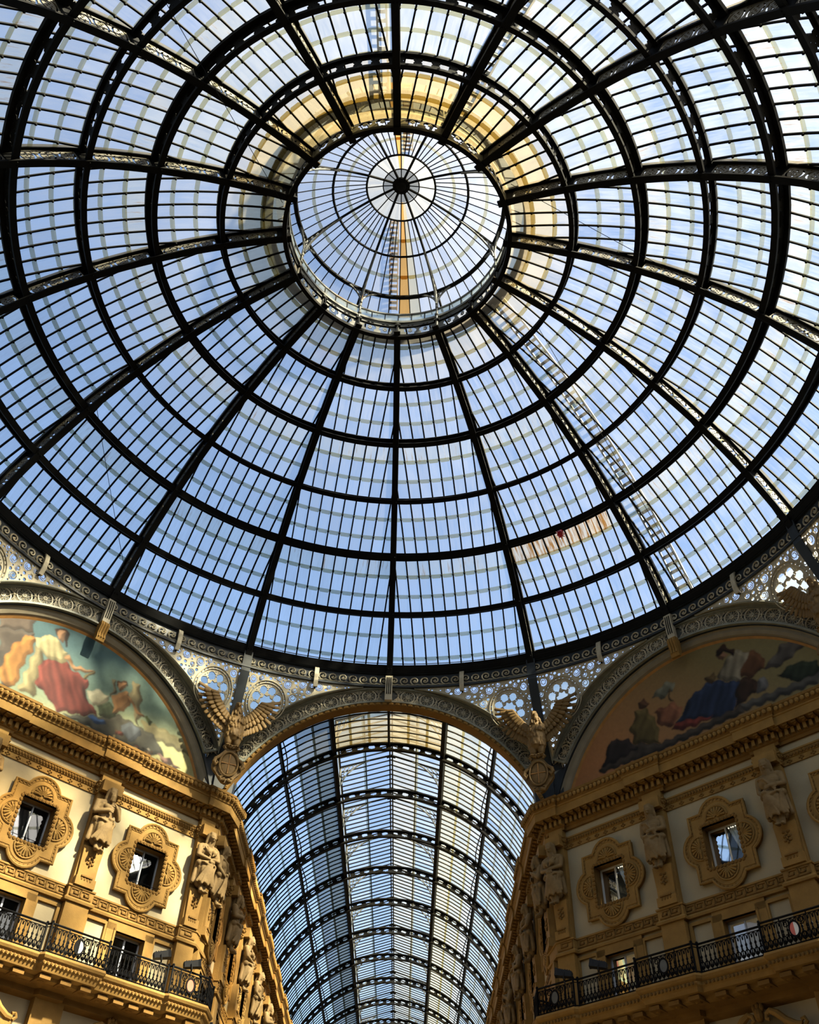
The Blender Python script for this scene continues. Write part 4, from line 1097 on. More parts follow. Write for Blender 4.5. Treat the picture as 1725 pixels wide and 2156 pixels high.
floodlight(FR, 5.15, 1.30, 14.30, .12, 'black floodlight on the right balcony rail, farther from the corner')
floodlight(FR, 6.6, 1.45, 14.28, .10, 'black floodlight on the right balcony rail, nearest the corner')
m = MB(); m.tube([FAL(1.5, .3, 13.2), FAL(1.5, .95, 13.2)], .06, 8); m.tube([FAL(1.5, .95, 13.2), FAL(1.5, 1.05, 13.2)], .08, 8)
tag(m.build('security_camera', BLACKP), 'small black camera on a bracket just past the left balcony end', 'camera')

# pediment crests below the balconies
def pediment(F, u, lab):
    root = tag(empty('pediment', F(u, .1, 11.2)), lab, 'pediment', 'scrolled pediments under the balconies')
    m = MB()
    for s_ in (-1, 1):
        m.tube([F(u + s_ * x, .28, z) for x, z in ((1.35, 11.35), (1.15, 11.38), (.85, 11.55), (.6, 11.8), (.38, 11.92), (.25, 11.85), (.22, 11.72), (.32, 11.68))], [.09, .11, .12, .12, .10, .08, .07, .06], 8)
        m.tube([F(u + s_ * x, .28, z) for x, z in ((1.4, 11.3), (1.5, 11.4), (1.45, 11.52), (1.33, 11.48))], .06, 6)
    m.build('scroll', GOLD, root)
    m = MB(F); m.box(u - 1.5, u + 1.5, 0, .35, 11.0, 11.14); m.box(u - 1.4, u + 1.4, 0, .28, 11.14, 11.26); m.build('cornice', GOLD, root)
    m = MB()
    m.ell(F(u, .30, 11.85), (.16, .16, .22), 10, 6)
    for s_ in (-1, 0, 1):
        m.ell(F(u + s_ * .13, .30, 12.06 + .05 * (s_ == 0)), (.08, .08, .13), 8, 5)
    for k in range(5): m.ell(F(u + (k - 2) * .17, .28, 11.5 - abs(k - 2) * .05), (.09, .09, .11), 8, 5)
    m.build('palmette', GOLDD, root)
    m = MB(F); m.box(u - 1.15, u + 1.15, 0, .12, 10.2, 11.0); m.build('panel', GOLD, root)
for F, sw in ((FL, 'left'), (FR, 'right')):
    for u, ws in ((0, 'middle'), (4.97, 'corner-side')): pediment(F, u, 'scrolled ochre pediment under the %s balcony, %s one' % (sw, ws))
for F, FA, sw in ((FL, FAL, 'left'), (FR, FAR, 'right')):
    for u in (-2.5, 2.5, 7.4):
        pass
    m = MB(F)
    for u in (-2.5, 2.5): m.box(u - .55, u + .55, 0, .3, 9.0, 12.3)
    m.box(6.9, 7.85, 0, .3, 9.0, 12.3); m.build('lower_pilaster', GOLD, bpy.data.objects['wall_' + sw])

# ------------------------------------------------------------------ sculptures: closed primitives fused into one skin
def capsule(bm_v, bm_f, a, b, ra, rb, fl=1.0, n=10):
    a, b = Vector(a), Vector(b); ax = b - a
    L = ax.length
    t = ax / L if L > 1e-6 else Vector((0, 0, 1))
    x = t.cross(Vector((0, 1, 0)))
    if x.length < .1: x = t.cross(Vector((1, 0, 0)))
    x.normalize(); y = t.cross(x)
    rings = []
    for k in range(1, 4): s_ = PI / 2 * k / 3; rings.append((a - t * ra * math.cos(s_), ra * math.sin(s_)))
    for k in range(2, -1, -1):
        s_ = PI / 2 * (k + 1) / 3; rings.append((b + t * rb * math.cos(s_), rb * math.sin(s_)))
    base = len(bm_v)
    for c, r in rings:
        for k in range(n):
            h = 2 * PI * k / n; p = x * math.cos(h) * r + y * math.sin(h) * r
            p.y *= fl; bm_v.append(c + p)
    for i in range(len(rings) - 1):
        for k in range(n): bm_f.append((base + i * n + k, base + i * n + (k + 1) % n, base + (i + 1) * n + (k + 1) % n, base + (i + 1) * n + k))
    i0 = len(bm_v); bm_v.append(a - t * ra); bm_v.append(b + t * rb)
    for k in range(n):
        bm_f.append((i0, base + (k + 1) % n, base + k)); bm_f.append((i0 + 1, base + (len(rings) - 1) * n + k, base + (len(rings) - 1) * n + (k + 1) % n))
def sculpt(name, prims, voxel, it, mt):
    V, Fc = [], []
    for p in prims: capsule(V, Fc, *p)
    me = bpy.data.meshes.new(name); me.from_pydata([tuple(v) for v in V], [], Fc)
    o = bpy.data.objects.new('tmp', me); COL.objects.link(o)
    r = o.modifiers.new('r', 'REMESH'); r.mode = 'VOXEL'; r.voxel_size = voxel; r.use_smooth_shade = True
    s_ = o.modifiers.new('s', 'SMOOTH'); s_.factor = 0.5; s_.iterations = it
    dg = bpy.context.evaluated_depsgraph_get()
    out = bpy.data.meshes.new_from_object(o.evaluated_get(dg)); out.name = name
    bpy.data.objects.remove(o); out.materials.clear(); out.materials.append(mt)
    out.polygons.foreach_set('use_smooth', [True] * len(out.polygons))
    return out
def cary(kind):
    """herm figure 2.5 m tall, faces -y, back at y = +0.1; z 0 at the feet"""
    T = lambda l: [tuple(q) for q in l]
    B = [((0, -.08, 1.18), (0, -.10, 1.55), .27, .29, .8), ((-.14, -.12, 1.62), (.14, -.12, 1.62), .24, .24, .85), ((-.3, -.06, 1.84), (.3, -.06, 1.84), .15, .15), ((0, -.08, 1.8), (0, -.17, 2.05), .13, .11),
         ((0, -.20, 2.18), (0, -.23, 2.27), .145, .155), ((0, .02, 1.9), (0, -.02, 2.35), .14, .14),
         ((-.10, -.05, 1.05), (.10, -.05, 1.05), .29, .29, .85)]
    H = [((0, -.36, 2.23), (0, -.375, 2.17), .026, .036), ((-.055, -.345, 2.275), (.055, -.345, 2.275), .032, .032), ((0, -.33, 2.10), (0, -.35, 2.10), .045, .04), ((-.07, -.335, 2.19), (-.07, -.335, 2.19), .04, .04), ((.07, -.335, 2.19), (.07, -.335, 2.19), .04, .04)]
    hair = [((-.13, -.16, 2.34), (-.17, -.10, 2.05), .085, .06), ((.13, -.16, 2.34), (.17, -.10, 2.05), .085, .06), ((-.08, -.25, 2.40), (.08, -.25, 2.40), .075, .075), ((0, -.12, 2.44), (0, 0, 2.40), .10, .12)]
    B += H + hair
    sk = []
    if kind == 'A':          # bearded, arms folded over the bare chest
        B += [((0, -.35, 2.08), (0, -.34, 1.92), .085, .05), ((-.05, -.34, 2.10), (-.07, -.31, 1.95), .05, .04), ((.05, -.34, 2.10), (.07, -.31, 1.95), .05, .04)]
        B += [((-.42, -.08, 1.82), (-.50, -.16, 1.42), .125, .105), ((-.50, -.16, 1.42), (-.06, -.42, 1.50), .095, .07), ((.42, -.08, 1.82), (.47, -.2, 1.40), .125, .105), ((.47, -.2, 1.40), (.20, -.44, 1.66), .095, .065)]
        for k in range(4): B.append(((-.04 + k * .012, -.46, 1.54 - k * .035), (.08, -.47, 1.545 - k * .037), .026, .022))
        B.append(((-.03, -.45, 1.54), (.03, -.47, 1.60), .03, .022))
        for k in range(4): B.append(((.20 - k * .03, -.47, 1.68 + .012 * k), (.13 - k * .03, -.48, 1.76 + .01 * k), .026, .02))
        B += [((-.15, -.30, 1.66), (-.06, -.32, 1.64), .12, .11), ((.15, -.30, 1.66), (.06, -.32, 1.64), .12, .11)]
        knot = (0.12, -.40, 1.16)
    elif kind == 'B':        # woman, wrists crossed low
        B += [((-.14, -.32, 1.62), (-.14, -.34, 1.60), .125, .12), ((.14, -.32, 1.62), (.14, -.34, 1.60), .125, .12)]
        B += [((-.40, -.08, 1.82), (-.47, -.18, 1.44), .11, .09), ((-.47, -.18, 1.44), (.05, -.43, 1.27), .085, .055), ((.40, -.08, 1.82), (.46, -.2, 1.42), .11, .09), ((.46, -.2, 1.42), (.06, -.46, 1.30), .085, .055)]
        for k in range(4):
            B.append(((.06, -.45, 1.29 - k * .028), (.17, -.43, 1.24 - k * .03), .024, .018)); B.append(((.04, -.48, 1.32 - k * .026), (-.07, -.47, 1.25 - k * .028), .024, .018))
        for s_ in (-1, 1): B += [((s_ * .12, -.40, 1.50), (s_ * .3, -.30, 1.76), .03, .03), ((s_ * .04, -.40, 1.44), (s_ * .2, -.32, 1.80), .03, .03)]
        knot = (0.02, -.42, 1.20)
    else:                    # draped tunic, one arm across, one lowered
        B += [((-.40, -.08, 1.82), (-.46, -.10, 1.40), .12, .10), ((-.46, -.10, 1.40), (-.30, -.34, 1.14), .09, .06), ((.40, -.08, 1.82), (.48, -.16, 1.42), .12, .10), ((.48, -.16, 1.42), (.02, -.42, 1.36), .09, .06)]
        for k in range(4):
            B.append(((.02, -.44, 1.38 - k * .028), (-.10, -.45, 1.37 - k * .03), .024, .018)); B.append(((-.28 + .02 * k, -.37, 1.13 - .01 * k), (-.26 + .03 * k, -.38, 1.02), .024, .018))
        for k in range(6): B.append(((-.36 + .05 * k, -.22 - .03 * k, 1.80 - .02 * k), (.30 - .02 * k, -.34, 1.52 - .07 * k), .035, .03))
        knot = (-.18, -.38, 1.18)
    # skirt: shell of folds from the waist down to the hem, narrowing to the knees
    S_ = [((-.12, -.06, 1.05), (-.10, -.02, .48), .26, .22, .85), ((.12, -.06, 1.05), (.10, -.02, .48), .26, .22, .85), ((-.13, -.2, .98), (-.12, -.20, .52), .17, .15), ((.13, -.2, .98), (.12, -.20, .52), .17, .15), ((-.34, -.12, 1.16), (.34, -.12, 1.16), .13, .13)]
    for k in range(9):
        x = -.36 + .09 * k; S_.append((knot, ((knot[0] + x) / 2 * 1.05, -.42 + .5 * x * x, .85), .06, .045)); S_.append((((knot[0] + x) / 2 * 1.05, -.42 + .5 * x * x, .85), (x, -.34 + .9 * x * x, .40 + .05 * math.sin(k * 2.3)), .045, .055))
    for k in range(6): S_.append(((-.38 + .03 * k, -.10 - .05 * k, 1.22 - .015 * k), (knot[0], knot[1] - .02, 1.20 - .03 * k), .045, .05))
    for k in range(6): S_.append(((.38 - .03 * k, -.10 - .05 * k, 1.22 - .015 * k), (knot[0], knot[1] - .02, 1.20 - .03 * k), .045, .05))
    S_.append(((knot[0] - .05, knot[1] - .03, 1.18), (knot[0] + .05, knot[1] - .03, 1.18), .07, .07))
    for x in (-.40, .40): S_.append(((x * .9, -.02, 1.1), (x, .02, .45), .07, .09))
    for k in range(5): S_.append(((.34, -.16 - .03 * k, 1.12), (.40 - .05 * k, -.2 - .03 * k, .50), .04, .05))
    F_ = [((-.07, -.10, .45), (-.07, -.14, .14), .10, .085), ((.09, -.10, .45), (.09, -.14, .14), .10, .085), ((-.07, -.16, .10), (-.09, -.34, .05), .075, .05), ((.09, -.16, .10), (.11, -.34, .05), .075, .05)]
    return sculpt('figure', B + F_, 0.022, 3, STATUE), sculpt('drapery', S_, 0.022, 2, STATUE)
CM = {k: cary(k) for k in 'ABC'}
def caryatid(F, u, d, kind, lab, yaw=0.0, z=17.28):
    root = tag(empty('caryatid_statue', F(u, d, z)), lab, 'statue', 'herm statues on the pilasters')
    X = F.ud; Y = -F.nd
    if X.cross(Y).z < 0: X = -X
    M = Matrix((X, Y, Vector((0, 0, 1)))).transposed() @ Matrix.Rotation(yaw, 3, 'Z')
    root.rotation_euler = M.to_euler(); root.scale = (1.06, 1.06, 1.05)
    for nm, me in zip(('figure', 'drapery'), CM[kind]):
        o = bpy.data.objects.new(nm, me); COL.objects.link(o); o.parent = root
caryatid(FL, -2.5, .42, 'B', 'weathered ochre statue cut by the left edge of the photo')
caryatid(FL, 2.5, .42, 'A', 'bearded ochre statue with folded arms between the two left windows')
caryatid(FL, 7.38, .42, 'B', 'ochre woman statue with crossed wrists at the left corner')
caryatid(FAL, .55, .42, 'C', 'draped ochre statue just round the left corner, its back to the arcade')
caryatid(FR, -2.5, .42, 'C', 'draped ochre statue at far right, right of the curtained window')
caryatid(FR, 2.5, .42, 'C', 'draped ochre statue between the two curtained windows')
caryatid(FR, 7.38, .42, 'B', 'ochre statue with crossed arms on the right corner pilaster')
caryatid(FAR, .55, .42, 'A', 'ochre statue just round the right corner facing the arcade')
ORD = ['first', 'second', 'third', 'fourth', 'fifth', 'sixth']
for i, p in enumerate(APIL):
    caryatid(FAL, p, .42, 'ABCABC'[i], '%s statue in profile along the left arcade wall beyond the corner' % ORD[i])
    caryatid(FAR, p, .42, 'BCABCA'[i], '%s statue in profile along the right arcade wall beyond the corner' % ORD[i])
# eagles
def eagle_meshes():
    B = [((0, -.10, .55), (0, -.02, 1.15), .36, .36), ((0, -.02, 1.15), (0, -.06, 1.62), .30, .17), ((0, -.06, 1.62), (-.02, -.16, 1.88), .16, .15), ((-.02, -.28, 1.90), (-.03, -.36, 1.86), .08, .055), ((-.03, -.36, 1.86), (-.03, -.40, 1.77), .05, .02), ((-.10, -.24, 1.95), (-.04, -.30, 1.95), .05, .04), ((.06, -.24, 1.95), (0.0, -.30, 1.95), .05, .04)]
    for s_ in (-1, 1):
        B += [((s_ * .19, -.14, .62), (s_ * .17, -.20, .15), .20, .13), ((s_ * .17, -.20, .15), (s_ * .16, -.22, -.02), .10, .07)]
        for k in (-1, 0, 1): B += [((s_ * .16 + k * .05, -.24, 0.0), (s_ * .16 + k * .10, -.42, -.05), .045, .03)]
        B += [((s_ * .25, .0, 1.30), (s_ * .45, .06, 1.42), .20, .14)]
    rg = random.Random(5)
    for k in range(60):                              # breast feathers
        z = rg.uniform(.5, 1.75); a = rg.uniform(-1.4, 1.4); r_ = .36 if z < 1.2 else .36 - (z - 1.2) * .33
        x, y = r_ * math.sin(a), -.06 - r_ * math.cos(a); B.append(((x, y, z), (x * 1.04, y * 1.02, z - .12), .035, .04))
    body = sculpt('body', B, 0.022, 2, EAGLEM)
    V, Fc = [], []
    def blade(a, b, w0, w1, fl):
        V2, F2 = [], []; capsule(V2, F2, a, b, w0, w1, fl, 8); base = len(V); V.extend(V2); Fc.extend([tuple(i + base for i in f) for f in F2])
    lead = [(.30, .0, 1.38), (.48, .02, 1.60), (.66, .03, 1.84), (.82, .03, 2.08), (.96, .02, 2.34)]
    for a, b in zip(lead, lead[1:]): blade(a, b, .11, .09, .7)
    n = 13
    for k in range(n):
        t = k / (n - 1); i = min(3, int(t * 4)); f_ = t * 4 - i
        p = Vector(lead[i]) * (1 - f_) + Vector(lead[i + 1]) * f_
        ln = .62 + .20 * t; dirv = Vector((.16 + .60 * t ** 1.3, .03, -.98 + 1.30 * t ** 1.6)).normalized()
        e_ = p + dirv * ln; blade(p + Vector((0, -.02 * (k % 2), 0)), tuple(e_), .085, .105 - .035 * t, .30)
    for k in range(10):
        t = k / 9; i = min(3, int(t * 4)); f_ = t * 4 - i
        p = Vector(lead[i]) * (1 - f_) + Vector(lead[i + 1]) * f_; dirv = Vector((.15 + .7 * t, -.03, -.9 + .9 * t)).normalized()
        blade(tuple(p + Vector((0, -.06, 0))), tuple(p + dirv * (.36 + .12 * t) + Vector((0, -.07, 0))), .085, .095, .40)
        blade(tuple(p + Vector((0, -.10, 0))), tuple(p + dirv * .20 + Vector((0, -.11, 0))), .08, .085, .5)
    W = []
    for sg in (1, -1):
        me = bpy.data.meshes.new('wing'); me.from_pydata([(v[0] * sg, v[1], v[2]) for v in V], [], Fc); me.materials.append(EAGLEM)
        me.polygons.foreach_set('use_smooth', [True] * len(Fc)); W.append(me)
    out = []
    for t in np.linspace(0, 2 * PI, 29)[:-1]:
        r_ = 1.0 + .10 * math.cos(4 * t) ; out.append((.50 * r_ * math.cos(t) * (1.08 - .12 * math.sin(t + .4)), .72 * r_ * math.sin(t)))
    m = MB(); m.plate(tess(out, []), .16, lambda u, w_, d: (u, -.18 - .10 * (1 - u * u * 3) + d, w_ - .80))
    for s_ in (-1, 1):
        m.tube([(s_ * x, -.30, z - .8) for x, z in ((.38, .25), (.54, .12), (.58, -.02), (.50, -.12), (.44, -.02), (.5, .03))], [.06, .08, .08, .07, .05, .03], 8)
        m.tube([(s_ * x, -.30, z - .8) for x, z in ((.05, -.66), (.2, -.70), (.26, -.60), (.16, -.56))], [.08, .07, .06, .04], 8)
        m.tube([(s_ * x, -.30, z - .8) for x, z in ((.0, .72), (.2, .78), (.30, .68), (.22, .60))], [.1, .09, .07, .05], 8)
    m.tube([(.36 * math.cos(t), -.31, .50 * math.sin(t) - .80) for t in np.linspace(0, 2 * PI, 25)[:-1]], .04, 6, True)
    car = m
    m = MB(); m.ell((0, -.25, -.80), (.34, .08, .48), 20, 8)
    return body, W, car, m
EB, EW, ECAR, EFIELD = eagle_meshes()
ecar_o = None
EDATA = {}
def eagle(k, lab, flip):
    th = R(22.5 * k); r_ = 17.65
    root = tag(empty('eagle_sculpture', (r_ * math.sin(th), r_ * math.cos(th), 23.15)), lab, 'sculpture', 'eagles with shields in the octagon corners')
    root.rotation_euler = (0, 0, -th); root.scale = (1.1, 1.1, 1.12)
    def ch(nm, me, par):
        o = bpy.data.objects.new(nm, me); COL.objects.link(o); o.parent = par; return o
    ch('body', EB, root)
    for me in EW: ch('wing', me, root)
    if not EDATA:
        a = ECAR.build('cartouche', EAGLEM, smooth=False); b = EFIELD.build('oval_field', EAGLEM, smooth=True)
        m = MB(); m.box(-.015, .015, -.345, -.325, -1.22, -.40); m.box(-.30, .30, -.345, -.325, -.815, -.785); c = m.build('cross_line', BROWN)
        for n_, o in (('cartouche', a), ('oval_field', b), ('cross_line', c)): EDATA[n_] = o.data; bpy.data.objects.remove(o)
    s_ = ch('cartouche', EDATA['cartouche'], root); ch('oval_field', EDATA['oval_field'], s_); ch('cross_line', EDATA['cross_line'], s_)
eagle(-1, 'brown-gold eagle with spread wings on a cross shield, left of the far arch', False)
eagle(1, 'brown-gold eagle with spread wings on a cross shield, right of the far arch', True)
eagle(3, 'brown-gold eagle wing cut by the right edge of the photo', False)

# ------------------------------------------------------------------ painted lunettes (generic allegories): colours of the paint live in a colour attribute
ML={'column':[(-4.25,25.62),(-3.81,25.74),(-2.69,26.2),(-2.57,25.13),(-3.88,24.64)],'base':[(-3.9,24.68),(-2.55,25.14),(-2.38,24.49),(-2.82,23.81),(-3.29,23.06)],'steps':[(-3.48,23.58),(-3.0,24.14),(-2.4,22.51),(-3.01,22.32)],'orange':[(-3.22,22.89),(-3.16,24.05),(-2.71,24.95),(-2.3,24.98),(-2.26,24.41),(-2.43,23.53),(-2.36,22.49),(-3.06,22.46)],'ermine':[(-2.19,24.68),(-1.82,24.66),(-1.65,23.6),(-1.55,22.51),(-2.27,22.51),(-2.22,23.57)],'blouse':[(-2.43,24.98),(-1.65,25.55),(-1.26,25.2),(-0.83,25.03),(-0.78,24.58),(-1.31,24.36),(-1.89,24.48)],'robe':[(-1.78,24.17),(-1.07,24.83),(-0.52,24.42),(0.34,24.3),(0.55,23.48),(1.28,22.99),(0.47,22.63),(-0.49,22.33),(-1.07,22.79),(-1.69,23.09)],'arm':[(-0.95,24.78),(-0.77,24.96),(-0.28,24.63),(0.39,24.83),(0.45,24.73),(-0.31,24.39)],'head':[(-1.59,25.77),(-1.45,25.97),(-1.24,25.91),(-1.16,25.56),(-1.31,25.34),(-1.5,25.45)],'hair':[(-1.7,25.79),(-1.52,26.06),(-1.16,26.03),(-0.97,25.67),(-1.05,25.29),(-1.2,25.54),(-1.34,25.84),(-1.56,25.57)],'book':[(0.07,24.3),(0.45,24.84),(0.57,24.8),(0.28,24.27)],'torso':[(1.61,24.09),(1.78,24.47),(2.27,24.68),(2.51,24.47),(2.36,23.74),(1.87,23.46)],'whead':[(1.7,24.87),(1.83,25.05),(2.04,24.98),(2.05,24.68),(1.87,24.55)],'whair':[(1.62,24.9),(1.8,25.15),(2.07,25.11),(2.12,24.83),(1.92,24.99),(1.74,24.63)],'wingl':[(1.43,24.92),(1.59,24.89),(1.69,24.42),(1.57,23.99)],'wingr':[(2.38,25.34),(2.7,25.25),(2.97,24.71),(3.16,23.34),(2.64,24.02),(2.34,24.68)],'warm':[(2.32,24.52),(2.49,24.54),(2.88,24.07),(3.29,23.94),(3.24,23.85),(2.77,23.95)],'green':[(1.11,23.4),(1.48,23.8),(1.95,23.68),(2.06,23.3),(1.53,22.97),(1.21,23.1)],'ground':[(-0.28,22.29),(1.31,23.01),(2.08,23.46),(4.02,23.32),(4.65,22.62),(4.04,22.42),(1.81,22.28),(0.58,22.31)],'blue':[(0.82,22.8),(1.34,22.92),(1.75,22.8),(1.66,22.66),(1.01,22.65)],'cloud1':[(0.5,23.81),(0.82,24.12),(1.55,24.06),(1.31,23.43),(0.87,23.28)],'cloud2':[(3.17,23.71),(4.18,23.83),(5.76,23.7),(6.27,23.21),(4.89,23.15),(3.77,23.13)],'wreath':[(3.23,23.91),(3.45,24.06),(3.74,23.87),(3.63,23.67)],'flowers':[(4.29,22.6),(4.95,22.62),(5.59,22.34),(4.97,22.28)]}
MR={'robe':[(0.97,23.22),(0.17,24.15),(-0.93,24.5),(-2.09,23.94),(-1.66,22.84),(-1.14,22.49),(-0.13,23.05)],'torso':[(-1.22,24.4),(-1.78,25.12),(-2.27,25.38),(-2.83,25.05),(-2.09,23.94)],'hair':[(-1.46,25.8),(-1.89,25.88),(-2.25,25.47),(-2.18,25.17),(-1.87,25.5),(-1.49,25.52)],'face':[(-1.47,25.62),(-1.81,25.57),(-1.94,25.29),(-1.64,25.19)],'bundle':[(-2.11,24.62),(-2.7,25.12),(-3.34,24.74),(-3.33,24.02),(-2.57,23.79),(-2.14,24.12)],'shade':[(-2.01,24.06),(-2.79,23.8),(-2.77,23.18),(-1.65,22.77)],'smoke':[(-3.28,24.0),(-4.12,24.67),(-5.17,24.85),(-5.3,24.37),(-4.49,23.99),(-3.65,23.78)],'plant':[(-3.7,23.44),(-4.47,23.68),(-5.41,23.29),(-5.2,22.63),(-4.17,22.9)],'jar':[(-2.77,23.57),(-3.11,23.64),(-3.31,23.31),(-3.07,22.96),(-2.72,23.12)],'ledge':[(-1.83,22.91),(-5.26,22.82),(-5.14,22.43),(-1.96,22.55)],'ground':[(4.95,22.63),(3.69,23.49),(1.83,22.72),(-2.03,22.83),(-1.94,22.48),(2.06,22.35),(4.88,22.49)],'olive':[(3.14,23.92),(2.72,24.65),(2.29,24.66),(1.79,23.74),(1.87,22.73),(3.06,23.19)],'ohead':[(2.56,25.04),(2.26,25.07),(2.02,24.75),(2.22,24.55),(2.49,24.71)],'tree':[(1.8,24.99),(1.05,25.41),(0.67,25.22),(0.84,24.8),(1.45,24.66)],'trunk':[(1.05,24.98),(0.96,24.94),(0.91,24.28),(1.02,24.34)],'crowd':[(1.86,24.26),(0.94,24.3),(0.54,23.91),(1.0,23.23),(1.7,23.38)],'red':[(1.18,23.15),(0.75,23.32),(-0.71,22.91),(-0.08,22.8),(0.99,22.91)],'dark':[(4.84,22.75),(4.15,23.85),(3.34,23.51),(2.94,22.94),(3.98,22.73)],'flowers':[(-0.66,24.67),(-1.17,24.84),(-1.32,24.51),(-0.91,24.38)]}

def inpoly(X, Z, P):
    c = np.zeros(X.shape, bool); j = len(P) - 1
    for i in range(len(P)):
        xi, zi = P[i]; xj, zj = P[j]
        k = ((zi > Z) != (zj > Z)) & (X < (xj - xi) * (Z - zi) / (zj - zi + 1e-9) + xi); c ^= k; j = i
    return c
def vnoise(X, Z, s, seed):
    r = np.random.default_rng(seed); G = r.random((64, 64)); x = X * s + 100; z = Z * s + 100
    i, j = np.floor(x).astype(int), np.floor(z).astype(int); f, g = x - i, z - j; f = f * f * (3 - 2 * f); g = g * g * (3 - 2 * g)
    q = lambda a, b: G[a % 64, b % 64]
    return (q(i, j) * (1 - f) + q(i + 1, j) * f) * (1 - g) + (q(i, j + 1) * (1 - f) + q(i + 1, j + 1) * f) * g
def lin(c): c = np.array(c, float) / 255; return np.where(c <= 0.04045, c / 12.92, ((c + 0.055) / 1.055) ** 2.4)
def mural(F, shapes, skyfn, lab, name):
    st = 0.036; us = np.arange(-7.15, 7.16, st); zs = np.arange(21.4, 26.32, st)
    X, Z = np.meshgrid(us, zs)
    Xw = X + .05 * (vnoise(X, Z, 5, 1) - .5); Zw = Z + .05 * (vnoise(X, Z, 5, 2) - .5)
    C = skyfn(X, Z)
    def blur(A, n):
        for _ in range(n):
            A = (A + np.roll(A, 1, 0) + np.roll(A, -1, 0) + np.roll(A, 1, 1) + np.roll(A, -1, 1)) / 5
        return A
    for P, col, var, fold in shapes:
        k = inpoly(Xw + .06 * np.sin(Z * 9 + X * 3), Zw + .05 * np.sin(X * 11), P)
        kf = k.astype(float); soft = blur(kf, 1); core = blur(kf, 14); gx = (np.roll(core, 2, 1) - np.roll(core, -2, 1)) + .7 * (np.roll(core, -2, 0) - np.roll(core, 2, 0))
        cx = sum(p[0] for p in P) / len(P); cz = sum(p[1] for p in P) / len(P)
        sh = 1 + var * (vnoise(X + .5 * Z, Z * .6 + X * .3, 3.2, 5) - .5) * 2 + fold * np.sin((X * 1.0 + (Z - cz) * .55) * 16 + 4 * vnoise(X, Z, 1.6, 7)) * (.6 + .8 * vnoise(X, Z, 2.2, 9))
        sh = sh * (.50 + .42 * core + 2.2 * np.clip(-gx, -.18, .18))
        C = C * (1 - soft[..., None]) + lin(col) * np.clip(sh, .18, 1.8)[..., None] * soft[..., None]
    C = C * (1 + .10 * (vnoise(X, Z, 9, 11) - .5) + .08 * (vnoise(X, Z, 20, 12) - .5))[..., None]
    g_ = C.mean(axis=2, keepdims=True); C = (C * .82 + g_ * .18) * .42
    ok = X ** 2 + (Z - 19.15) ** 2 < 7.17 ** 2
    idx = -np.ones(X.shape, int); idx[ok] = np.arange(ok.sum())
    V = [F(a, -.13, b) for a, b in zip(X[ok], Z[ok])]
    Fc = []
    for i in range(len(zs) - 1):
        for j in range(len(us) - 1):
            q = (idx[i, j], idx[i, j + 1], idx[i + 1, j + 1], idx[i + 1, j])
            if min(q) >= 0: Fc.append(q)
    me = bpy.data.meshes.new(name); me.from_pydata(V, [], Fc)
    ca = me.color_attributes.new('paint', 'FLOAT_COLOR', 'POINT')
    ca.data.foreach_set('color', np.c_[np.clip(C[ok], 0, 1), np.ones(ok.sum())].astype(np.float32).ravel())
    me.materials.append(PAINT)
    o = bpy.data.objects.new(name, me); COL.objects.link(o); tag(o, lab, 'painting')
PAINT = mat('mural_paint', (1, 1, 1), 0.75, 0.2, 0.04, 3.0)
_b = [n for n in PAINT.node_tree.nodes if n.type == 'BSDF_PRINCIPLED'][0]
_a = PAINT.node_tree.nodes.new('ShaderNodeAttribute'); _a.attribute_name = 'paint'
PAINT.node_tree.links.new(_a.outputs['Color'], _b.inputs['Base Color'])
def sky_left(X, Z):
    t = np.clip((Z - 21.6) / 4.6, 0, 1); g = np.clip((X + 2) / 8, 0, 1)
    top = lin((74, 116, 124)); low = lin((196, 190, 118)); mid = lin((120, 150, 130))
    k = np.clip((1 - t) * 1.1 + g * .45 - .25, 0, 1)[..., None]
    c = top * (1 - k) + np.where(k > .5, low, mid * 1.0) * k
    c = top * (1 - np.clip(k * 2, 0, 1)) + mid * np.clip(k * 2, 0, 1) * (1 - np.clip(k * 2 - 1, 0, 1)) + low * np.clip(k * 2 - 1, 0, 1)
    cl = np.clip((vnoise(X * .6, Z * 1.8, 1.4, 21) + .5 * vnoise(X * .6, Z * 1.8, 3, 22) - .85) * 2.2, 0, 1) * np.clip((23.6 - Z - .3 * (X - 6) * -.4) / 1.4, 0, 1)
    return c * (1 - cl[..., None] * .7) + lin((176, 158, 112)) * cl[..., None] * .7
def sky_right(X, Z):
    t = np.clip((Z - 21.6) / 4.6, 0, 1); g = np.clip((X + 5) / 11, 0, 1)
    a = lin((150, 132, 74)); b = lin((205, 132, 62)); c = lin((214, 150, 82))
    k = np.clip(g * 1.2 - t * .6 + .1, 0, 1)[..., None]
    return a * (1 - k) + b * k + (c - b) * (np.clip(1 - g * 3, 0, 1) * .7)[..., None]
def ell_poly(cx, cz, rx, rz, n=14): return [(cx + rx * math.cos(2 * PI * k / n), cz + rz * math.sin(2 * PI * k / n)) for k in range(n)]
l = ML
